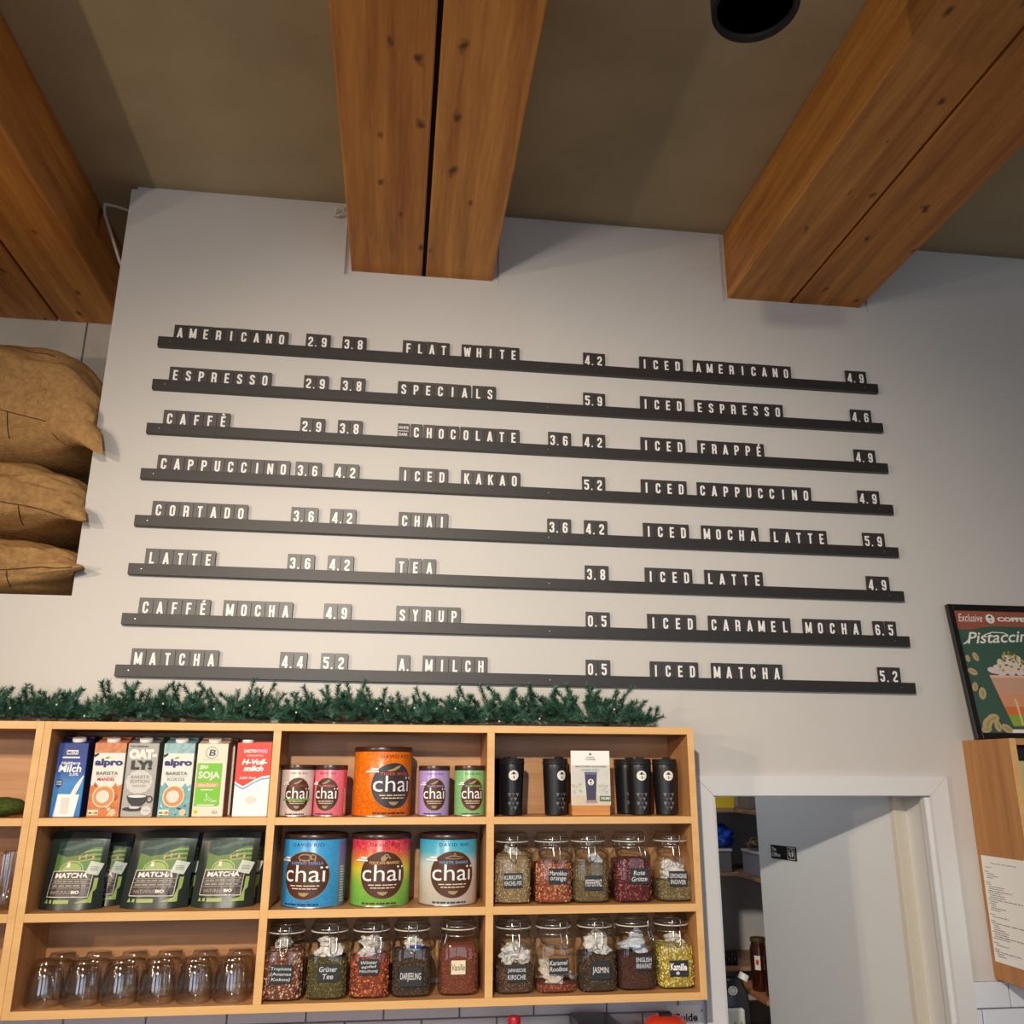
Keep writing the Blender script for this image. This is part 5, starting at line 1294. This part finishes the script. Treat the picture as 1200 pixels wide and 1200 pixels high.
# ------------------------------------------------------------------ ceiling lamp, cables
t = thing('ceiling_spotlight', 'black cylinder spotlight hanging at the top, right of centre', 'lamp', (.6075, -1.38, 1.35))
m = MB(); m.lathe([(.070, .012), (.070, .004), (.079, 0.0), (.080, .002), (.080, .34), (.076, .346), (0, .346)], 48); m.build('lamp_housing', mat('lamp_black', (13, 12, 11), 0.7), t, 40)
m = MB(); m.lathe([(.0, .012), (.069, .012)], 32, close=False); m.build('lamp_diffuser', mat('lamp_dark_lens', (8, 8, 8), 0.8), t)
m = MB(); m.lathe([(.012, .345), (.012, .50)], 12); m.lathe([(.04, .498), (.04, .511)], 24); m.build('lamp_stem', MATS['lamp_black'], t)
for i, (kx, ky, kz) in enumerate((KEY, KEY2, KEY3)):
    t = thing('wall_washer_spot', 'black spotlight on a rod aimed at the menu wall, %s' % (['upper left of the camera', 'lower left of the camera', 'above and behind the camera'][i]), 'lamp', (kx, ky, kz))
    aim = (Vector((-0.35, 0, 0.45)) - Vector((kx, ky, kz))).normalized()
    bm = MB(); bm.lathe([(.045, -.16), (.05, -.155), (.05, -.012), (.047, -.012), (.044, -.02), (.04, -.05)], 24, close=False)
    o = bm.build('lamp_housing', MATS['lamp_black'], t, 40); o.rotation_euler = aim.to_track_quat('Z', 'Y').to_euler()
    b = MB(); b.tube([(-aim.x * .1, -aim.y * .1, -aim.z * .1), (-aim.x * .1, -aim.y * .1, CEIL - kz - .001)], .008, 8); b.build('lamp_rod', MATS['lamp_black'], t)
CAB = mat('cable_white', (206, 200, 190), 0.5)
m = MB(); m.tube([(-1.043, .1, 1.831), (-1.030, .1, 1.829), (-1.004, .1, 1.825), (-.97, .1, 1.815), (-.925, .1, 1.80)], .0050, 8)
m.tube([(-1.040, .1, 1.828), (-1.041, .1, 1.812), (-1.036, .1, 1.789), (-1.015, .1, 1.738), (-.992, .1, 1.681), (-.972, .1, 1.63), (-.94, .1, 1.56)], .0050, 8)
tag(m.build('white_cable', CAB, None, 60), 'white cable bent beside the left beam behind the wall edge', 'cable')
m = MB(); m.tube([(-.271, .015, 1.795), (-.262, -.006, 1.815), (-.247, -.008, 1.822), (-.238, -.006, 1.806), (-.248, -.004, 1.793), (-.262, .0, 1.788), (-.268, .01, 1.80)], .0040, 8)
tag(m.build('cable_loop', CAB, None, 60), 'small white cable loop at the upper left of the middle beam', 'cable')
m = MB(); m.tube([(B2[0] - .006, .015, 1.857), (B2[0] - .006, -1.0, 1.857), (B2[0] - .006, -3.0, 1.857)], .0042, 6)
tag(m.build('edge_cable', CAB, None, 60), 'thin white cable running along the left top edge of the middle beam', 'cable')

# ------------------------------------------------------------------ right wall cabinet, notice, poster
cb = thing('wall_cabinet', 'beech wall cabinet cut by the right frame edge, notice on its side', 'cabinet', (2.15, 0, -0.573))
def cpart(nm, x0, x1, y0, y1, z0, z1, mt):
    q = MB(); q.box(x0 - 2.15, x1 - 2.15, y0, y1, z0 + .573, z1 + .573, .0008); return q.build(nm, mt, cb)
OAKS = wood('cabinet_side', (168, 112, 62), (200, 144, 86), 'Z', 0.5, 1.0)
cpart('side_panel', 1.7547, 1.7735, -.200, .019, -.573, .0955, OAKS); cpart('side_panel', 2.52, 2.54, -.200, .019, -.573, .0955, OAKS)
cpart('front_edge_strip', 1.7546, 1.7737, -.2012, -.2002, -.573, .0955, EDGE)
cpart('top_board', 1.7736, 2.5199, -.200, .019, .077, .0955, BEECH); cpart('bottom_board', 1.7736, 2.5199, -.200, .019, -.573, -.555, BEECH)
cpart('back_panel', 1.7736, 2.5199, .008, .019, -.5549, .0769, BEECH); cpart('shelf_board', 1.7736, 2.5199, -.195, .0079, -.22, -.202, BEECH)
bx = thing('black_box', 'black box inside the right cabinet, under its top board', 'box', (1.86, -.10, -.2015)); 
m = MB(); m.box(-.08, .10, -.07, .07, .235, .270, .002); m.build('lid', BLACK, bx); m = MB(); m.box(-.078, .098, -.068, .068, 0, .235, .002); m.build('box_body', mat('box_cream', (206, 196, 140), 0.6), bx)
pp = thing('paper_notice', 'white sheet of small typed lines taped to the cabinet side', 'paper', (1.7545, -.0, -.236))
m = MB(); m.box(-.0006, 0, -.207, .003, -.288, 0); m.build('sheet', PURE, pp)
a = Art(); K = mat('typed_grey', (110, 110, 112), 0.6)
a.text('Notes for the opening', .040, .150, -.022, -.017, K, 1, 0.01)
rnd = random.Random(3); v = -.030
while v > -.270:
    ind = rnd.choice((.010, .014, .018, .018)); L_ = rnd.uniform(.02, .075) if rnd.random() < .85 else rnd.uniform(.10, .15)
    if rnd.random() < .12: v -= .006; ind = .008; L_ = .022
    a.lines(ind, ind + L_, v - .0035, v, 1, K, 1, .5, int(-v * 10000)); v -= .0058
a.build('typed_lines', lambda u, v, h: (-.0006 - h, .003 - u, v), pp)
ps = thing('framed_poster', 'black framed poster of a layered pistachio drink, leaning on the cabinet', 'poster', (1.750, -.058, .0965), 0, None, (-math.atan2(.058, .42), 0, 0))
FB = mat('frame_black', (22, 21, 22), 0.35)
PW, PH = .335, .428; fw = .019
for nm, a4 in (('frame_side', (0, fw, 0, PH)), ('frame_side', (PW - fw, PW, 0, PH)), ('frame_rail', (fw, PW - fw, PH - fw, PH)), ('frame_rail', (fw, PW - fw, 0, fw))):
    m = MB(); m.box(a4[0], a4[1], -.010, .006, a4[2], a4[3], .001); m.build(nm, FB, ps)
m = MB(); m.box(fw, PW - fw, -.001, .004, fw, PH - fw); m.build('print_backing', mat('poster_green', (60, 92, 78), 0.5), ps)
a = Art(); iw, ih = PW - 2 * fw, PH - 2 * fw
CO = mat('poster_terracotta', (156, 88, 70), 0.5)
a.poly([(0, ih), (iw, ih), (iw, ih - .052), (iw * .8, ih - .050), (.13, ih - .050), (.09, ih - .054), (.05, ih - .063), (0, ih - .062)], CO, 1)
a.text('Exclusive', .014, .098, ih - .036, ih - .010, WHITE, 2, .0, .35); a.text('COFFEE', .150, .262, ih - .033, ih - .018, WHITE, 2, .05)
logo(a, .125, ih - .025, .0155, 2)
a.text('Pistaccino', .026, .275, ih - .110, ih - .072, WHITE, 3, .012, .35, slope=.05); a.stroke([(.012, ih - .111), (.022, ih - .106), (.034, ih - .096), (.040, ih - .084)], .004, WHITE, 3)
a.stroke([(.090, ih - .080), (.12, ih - .070), (.16, ih - .071), (.175, ih - .079)], .003, WHITE, 3)
gx = .165
PKd = mat('drink_pink', (206, 158, 132), 0.5); ORd = mat('drink_orange', (214, 116, 60), 0.5); GRd = mat('drink_green', (142, 170, 62), 0.5); CRM = mat('cream_foam', (226, 206, 196), 0.5)
hw = lambda v: .050 + .040 * v
gb, gt = .022, .180
def band(v0, v1, mm, l): a.poly([(gx - hw(v0), gb + (gt - gb) * v0), (gx + hw(v0), gb + (gt - gb) * v0), (gx + hw(v1), gb + (gt - gb) * v1), (gx - hw(v1), gb + (gt - gb) * v1)], mm, l)
band(0, .22, GRd, 3); band(.22, .38, ORd, 3); band(.38, 1, PKd, 3); band(.40, .62, mat('drink_peach', (216, 150, 110), 0.5), 4); band(.95, 1, mat('rim_light', (226, 186, 164), 0.5), 4)
for du in (-.02, .012, .04): a.poly([(gx + du, gb + .003), (gx + du + .006, gb + .003), (gx + du * 1.3 + .008, gb + .085), (gx + du * 1.3, gb + .085)], mat('glass_sheen', (226, 196, 150), 0.4), 5)
rnd = random.Random(9)
for k in range(26): a.ell(gx + rnd.uniform(-.080, .080), gt + .006 + rnd.uniform(0, .022), .013, .009, CRM, 5, 12)
for k in range(16): a.ell(gx + rnd.uniform(-.045, .045), gt + .028 + rnd.uniform(0, .028), .013, .010, CRM, 5, 12)
for k in range(44):
    q = rnd.random(); a.ell(gx + rnd.uniform(-.062, .062) * (1 - q * .7), gt + .015 + q * .062, .0050, .0032, [mat('nut_green', (150, 160, 56), 0.5), mat('nut_dark', (100, 96, 40), 0.5), mat('nut_light', (186, 182, 90), 0.5)][k % 3], 6, 8, rot=rnd.uniform(0, 3))
NS_ = mat('nut_shell', (190, 160, 132), 0.5); NR = mat('nut_red', (150, 84, 60), 0.5)
for x_, y_, s_, r_ in ((.042, .238, 1.0, 1.9), (.014, .232, .8, 1.6), (.020, .190, 1.1, 2.7), (.016, .142, 1.0, 1.2), (.036, .122, 1.3, 1.3), (.030, .030, 1.5, .8), (.052, .045, 1.4, .2), (.062, .022, 1.2, 1.6), (.090, .014, 1.3, 2.6), (.022, .012, 1.2, .3)):
    a.ell(x_, y_, .015 * s_, .0095 * s_, NS_, 7, 16, rot=r_); a.ell(x_ + .002, y_, .010 * s_, .0030 * s_, NR if int(x_ * 1000) % 2 else MATS['nut_green'], 8, 12, rot=r_ + .1)
a.rect(.10, 0, iw, .012, WHITE, 6)
a.clip(0, 0, iw, ih).build('printed_poster', flat(-.0010, fw, fw), ps, step=.0002)

# ------------------------------------------------------------------ things below the shelf and inside the pantry
ZC = -EYE + 0.97
t = thing('syrup_bottle', 'bottle with a red cap, just reaching into the bottom edge', 'bottle', (.3300, -.12, ZC))
hb = -.598 - ZC
m = MB(); m.lathe([(.03, 0), (.034, .004), (.034, hb * .62), (.028, hb * .72), (.014, hb * .80), (.013, hb - .030)], 28); m.build('bottle_body', mat('syrup_dark', (70, 30, 24), 0.15), t, 50)
m = MB(); m.lathe([(.0155, hb - .032), (.0162, hb - .030), (.0162, hb - .003), (.0145, hb), (0, hb)], 24); m.build('cap', mat('cap_red', (176, 24, 34), 0.35), t, 40)
t = thing('black_grinder', 'black appliance lid showing at the bottom edge, right of the red cap', 'appliance', (.552, -.12, ZC))
hb = -.607 - ZC
m = MB(); m.prism([(-.066, 0), (.066, 0), (.066, hb - .028), (.036, hb - .006), (-.066, hb)], -.05, .06); m.build('housing', mat('appliance_black', (24, 24, 26), 0.3), t)
m = MB(); m.box(-.055, .045, -.0515, -.05, .05, .12); m.build('control_panel', GREY, t)
t = thing('red_kettle', 'round red lid with black knob at the bottom edge', 'kettle', (.7255, -.12, ZC))
hb = -.606 - ZC
m = MB(); m.lathe([(.05, 0), (.062, .01), (.066, hb * .5), (.062, hb * .85), (.052, hb - .012), (.036, hb - .003), (0, hb)], 36); m.build('kettle_body', mat('kettle_red', (206, 58, 34), 0.25), t, 60)
m = MB(); m.box(-.016, .016, -.010, .010, hb - .004, hb + .008, .003); m.build('lid_knob', mat('appliance_black', (24, 24, 26), 0.3), t)
t = thing('wall_label', 'small white label reading Guide stuck on the wall tiles', 'label', (.815, .0055, -.66))
m = MB(); m.box(-.048, .048, -.0004, 0.0004, -.06, .045); m.build('label_sheet', PURE, t)
a = Art(); a.text('Guide', -.030, .038, .006, .026, BLACK, 1, .03); a.lines(-.03, .03, -.04, -.005, 3, GREY, 1, .4); a.build('printed_lettering', flat(-.0004), t)

PW_ = wood('pantry_board', (150, 112, 82), (190, 150, 116), 'X', 0.6)
def pshelf(label, z, yedge=1.15, xin=1.432, wing=True, yw=.80):
    t = thing('pantry_shelf', label, 'shelf', (1.2, 1.3, z - .014), 0, 'shelf boards in the pantry')
    m = MB(); m.box(.751 - 1.2, 1.729 - 1.2, yedge - 1.3, 1.499 - 1.3, 0, .014, .001); m.build('board', PW_, t)
    if wing:
        m = MB(); m.box(xin - 1.2, 1.729 - 1.2, yw - 1.3, yedge - .001 - 1.3, 0, .014, .001); m.build('board', PW_, t)
    return t
pshelf('uppermost pantry shelf board seen through the door gap', -.150)
pshelf('pantry shelf board under the plastic bins', -.400)
pshelf('pantry shelf board under the row of small bottles', -.754, wing=False)
t = thing('pantry_shelf', 'short pantry side board carrying the red preserve jars', 'shelf', (1.2, 1.3, -.818), 0, 'shelf boards in the pantry')
m = MB(); m.box(1.385 - 1.2, 1.729 - 1.2, .82 - 1.3, 1.149 - 1.3, 0, .016, .001); m.build('board', wood('pantry_board_warm', (170, 104, 60), (206, 140, 90), 'Y', 0.5), t)
pshelf('lowest pantry shelf board, under the black canister', -1.06, yedge=.70, wing=False)
def pbox(nm, label, cat, x, y, z, w_, d_, h_, mt, lid=None, grp=None, r=.003):
    t = thing(nm, label, cat, (x, y, z), 0, grp)
    m = MB(); m.box(-w_ / 2, w_ / 2, -d_ / 2, d_ / 2, 0, h_, r); m.build('body', mt, t)
    if lid:
        m = MB(); m.box(-w_ / 2 - .004, w_ / 2 + .004, -d_ / 2 - .004, d_ / 2 + .004, h_, h_ + .010, .002); m.build('lid', lid, t)
    return t
pbox('yellow_tin', 'yellow box on the uppermost pantry shelf', 'box', 1.412, 1.24, -.150, .082, .10, .10, mat('yellow_box', (250, 220, 50), 0.4))
pbox('red_tin', 'dark red tin at the left of the uppermost pantry shelf', 'tin', 1.345, 1.23, -.150, .045, .08, .10, mat('dark_red', (140, 30, 28), 0.4), mat('white_lid', (210, 206, 200), 0.4))
pbox('grey_tub', 'grey tub right of the yellow box in the pantry', 'tub', 1.515, 1.12, -.150, .11, .11, .10, mat('tub_grey', (120, 116, 116), 0.4), mat('tub_dark', (66, 62, 62), 0.5))
pbox('storage_bin', 'clear plastic storage bin with a paper label in the pantry', 'bin', 1.530, 1.02, -.400, .165, .22, .085, mat('bin_clear', (176, 170, 184), 0.15), mat('bin_lid', (226, 224, 228), 0.25))
t = MB(); t.box(0, .055, 0, .0006, 0, .040); tag(t.build('bin_label', WHITE, None, None, (1.478, .9085, -.375)), 'white paper label on the front of the clear pantry bin', 'label')
pbox('storage_bin', 'smaller smoky plastic bin at the left in the pantry', 'bin', 1.370, 1.25, -.400, .085, .18, .082, mat('bin_smoke', (128, 124, 120), 0.2), MATS['bin_lid'])
def blob(nm, label, cat, x, y, z, s, mt, seed, fr=2.0, am=.5):
    bm = bmesh.new(); bmesh.ops.create_icosphere(bm, subdivisions=4, radius=1)
    for v in bm.verts:
        d = v.co.normalized(); f = 1 + am * noise.noise(d * fr + Vector((seed, 0, 0))) + am * .5 * abs(noise.noise(d * fr * 3 + Vector((0, seed, 0))))
        v.co = Vector((d.x * s[0] * f, d.y * s[1] * f, max(0, s[2] + d.z * s[2] * f)))
    m = MB(); m.bm(bm); bm.free()
    return tag(m.build(nm, mt, None, 50, (x, y, z)), label, cat)
blob('blue_bag', 'crumpled glossy blue plastic bag on the left pantry bin', 'bag', 1.385, 1.245, -.307, (.062, .07, .042), mat('bag_blue', (24, 74, 190), 0.25), 3.0)
t = thing('cable_bundle', 'tangled bundle of brown cords lying on the clear bin', 'cords', (1.490, 1.02, -.304))
rnd = random.Random(12)
for k in range(9):
    b = MB(); r1, r2 = rnd.uniform(.02, .045), rnd.uniform(.02, .04); cx, cy, cz = rnd.uniform(-.035, .035), rnd.uniform(-.05, .03), rnd.uniform(.012, .045); tl = rnd.uniform(-.6, .9)
    b.tube([(cx + r1 * cos(q * pi / 9), cy + r2 * sin(q * pi / 9) * cos(tl), max(.004, cz + r2 * sin(q * pi / 9) * sin(tl))) for q in range(18)], .0034, 6, True)
    b.build('cord_loop', mat('cord_%d' % (k % 3), [(120, 88, 66), (84, 62, 52), (150, 116, 90)][k % 3], 0.6), t, 60)
for k in range(4):
    x = 1.340 + k * .0235
    t = thing('small_bottle', 'small dark bottle, %s from the left on the pantry board' % ORD[k], 'bottle', (x, 1.19, -.754), 0, 'small dark bottles in the pantry')
    m = MB(); m.lathe([(.0095, 0), (.0105, .002), (.0105, .034), (.007, .040)], 16); m.build('bottle_body', mat('bottle_dark', (34, 20, 20), 0.1), t, 50)
    m = MB(); m.lathe([(.0085, .040), (.0085, .053), (0, .053)], 16); m.build('cap', mat('cap_dark', (40, 38, 40), 0.15), t, 50)
def pres(label, x, y, z, r=.034, h=.185):
    t = thing('preserve_jar', label, 'jar', (x, y, z), 0, 'red preserve jars in the pantry')
    m = MB(); m.lathe([(r * .9, 0), (r, .004), (r, h * .78), (r * .82, h * .88), (r * .80, h - .014)], 28); m.build('jar_body', mat('preserve_red', (62, 22, 14), 0.08, coat=0.5), t, 50)
    m = MB(); m.lathe([(r * .86, h - .015), (r * .90, h - .013), (r * .90, h - .001), (r * .8, h), (0, h)], 28); m.build('lid', mat('lid_gold', (150, 132, 84), 0.3, 0.8), t, 50)
    a = Art(); a.rect(-.011, .075, .011, .125, WHITE, 1); a.ell(0, .102, .006, .010, RED, 2, 12); a.build('label', cyl(r, -.6), t, cut=(-.012, .012, 4))
    return t
pres('tall dark red preserve jar with gold lid, the nearer one in the pantry', 1.446, .885, -.8018)
pres('dark red preserve jar behind the nearer one in the pantry', 1.432, .985, -.8018)
pres('dark red preserve jar half hidden by the door leaf', 1.520, .925, -.8018)
t = thing('black_canister', 'black canister with a white screw cap low in the pantry', 'canister', (1.255, .83, -1.06))
m = MB(); m.loft([(0, .060, .05, 4), (.22, .060, .05, 4), (.29, .055, .045, 3.5), (.335, .040, .032, 2.5), (.342, .02, .02, 2)], 28); m.build('canister_body', mat('canister_black', (24, 23, 26), 0.3), t, 50)
m = MB(); m.lathe([(.018, 0), (.018, .022), (0, .022)], 18); m.build('cap', CAPW, t, 50, (.040, -.012, .332), (0, .5, 0))
a = Art(); a.ell(-.012, .305, .018, .015, WHITE, 1, 18); a.ring(-.012, .305, .011, .009, .002, GREY, 2, 16); a.build('label', flat(-.050), t)
t = thing('white_packet', 'small white packet printed with leaves, before the black canister', 'packet', (1.235, .752, -1.06))
m = MB(); m.box(-.034, .034, -.012, .012, 0, .255, .006); m.build('packet_body', mat('packet_white', (214, 212, 204), 0.4), t)
a = Art()
for k in range(6): a.ell(-.02 + .008 * k, .20 + .006 * (k % 3), .006, .003, MATS['leaf_green'] if k % 2 else GOLD, 1, 10, rot=k)
a.build('printed_front', flat(-.012), t)
t = thing('dark_box', 'dark crate standing low on the pantry floor shelf', 'crate', (1.42, .80, -1.06))
m = MB(); m.box(-.09, .10, -.05, .06, 0, .185, .003); m.build('crate_body', mat('crate_dark', (30, 28, 30), 0.6), t)

# print and small fittings belong to the part they sit on
OWNER = {'printed_front': ('carton_body', 'pouch_body', 'packet_body'), 'printed_label': ('tin_body',), 'side_print': ('tin_body',), 'printed_logo': ('cup',), 'chalk_lettering': ('label_card',),
         'printed_poster': ('print_backing',), 'gasket': ('lid',), 'screw': ('rail',), 'typed_lines': ('sheet',), 'printed_lettering': ('plate', 'label_sheet'), 'top_seam': ('carton_body',)}
for o in list(COL.objects):
    if o.parent is None or o.parent.parent is not None: continue
    own = OWNER.get(o.name.split('.')[0])
    if own:
        q = [c for c in o.parent.children if c.name.split('.')[0] in own]
        if q and q[0].location.length < 1e-9: o.parent = q[0]

# ------------------------------------------------------------------ lift everything from eye level to floor level
for o in list(COL.objects):
    if o.parent is None and o is not cam:
        o.location.z += EYE
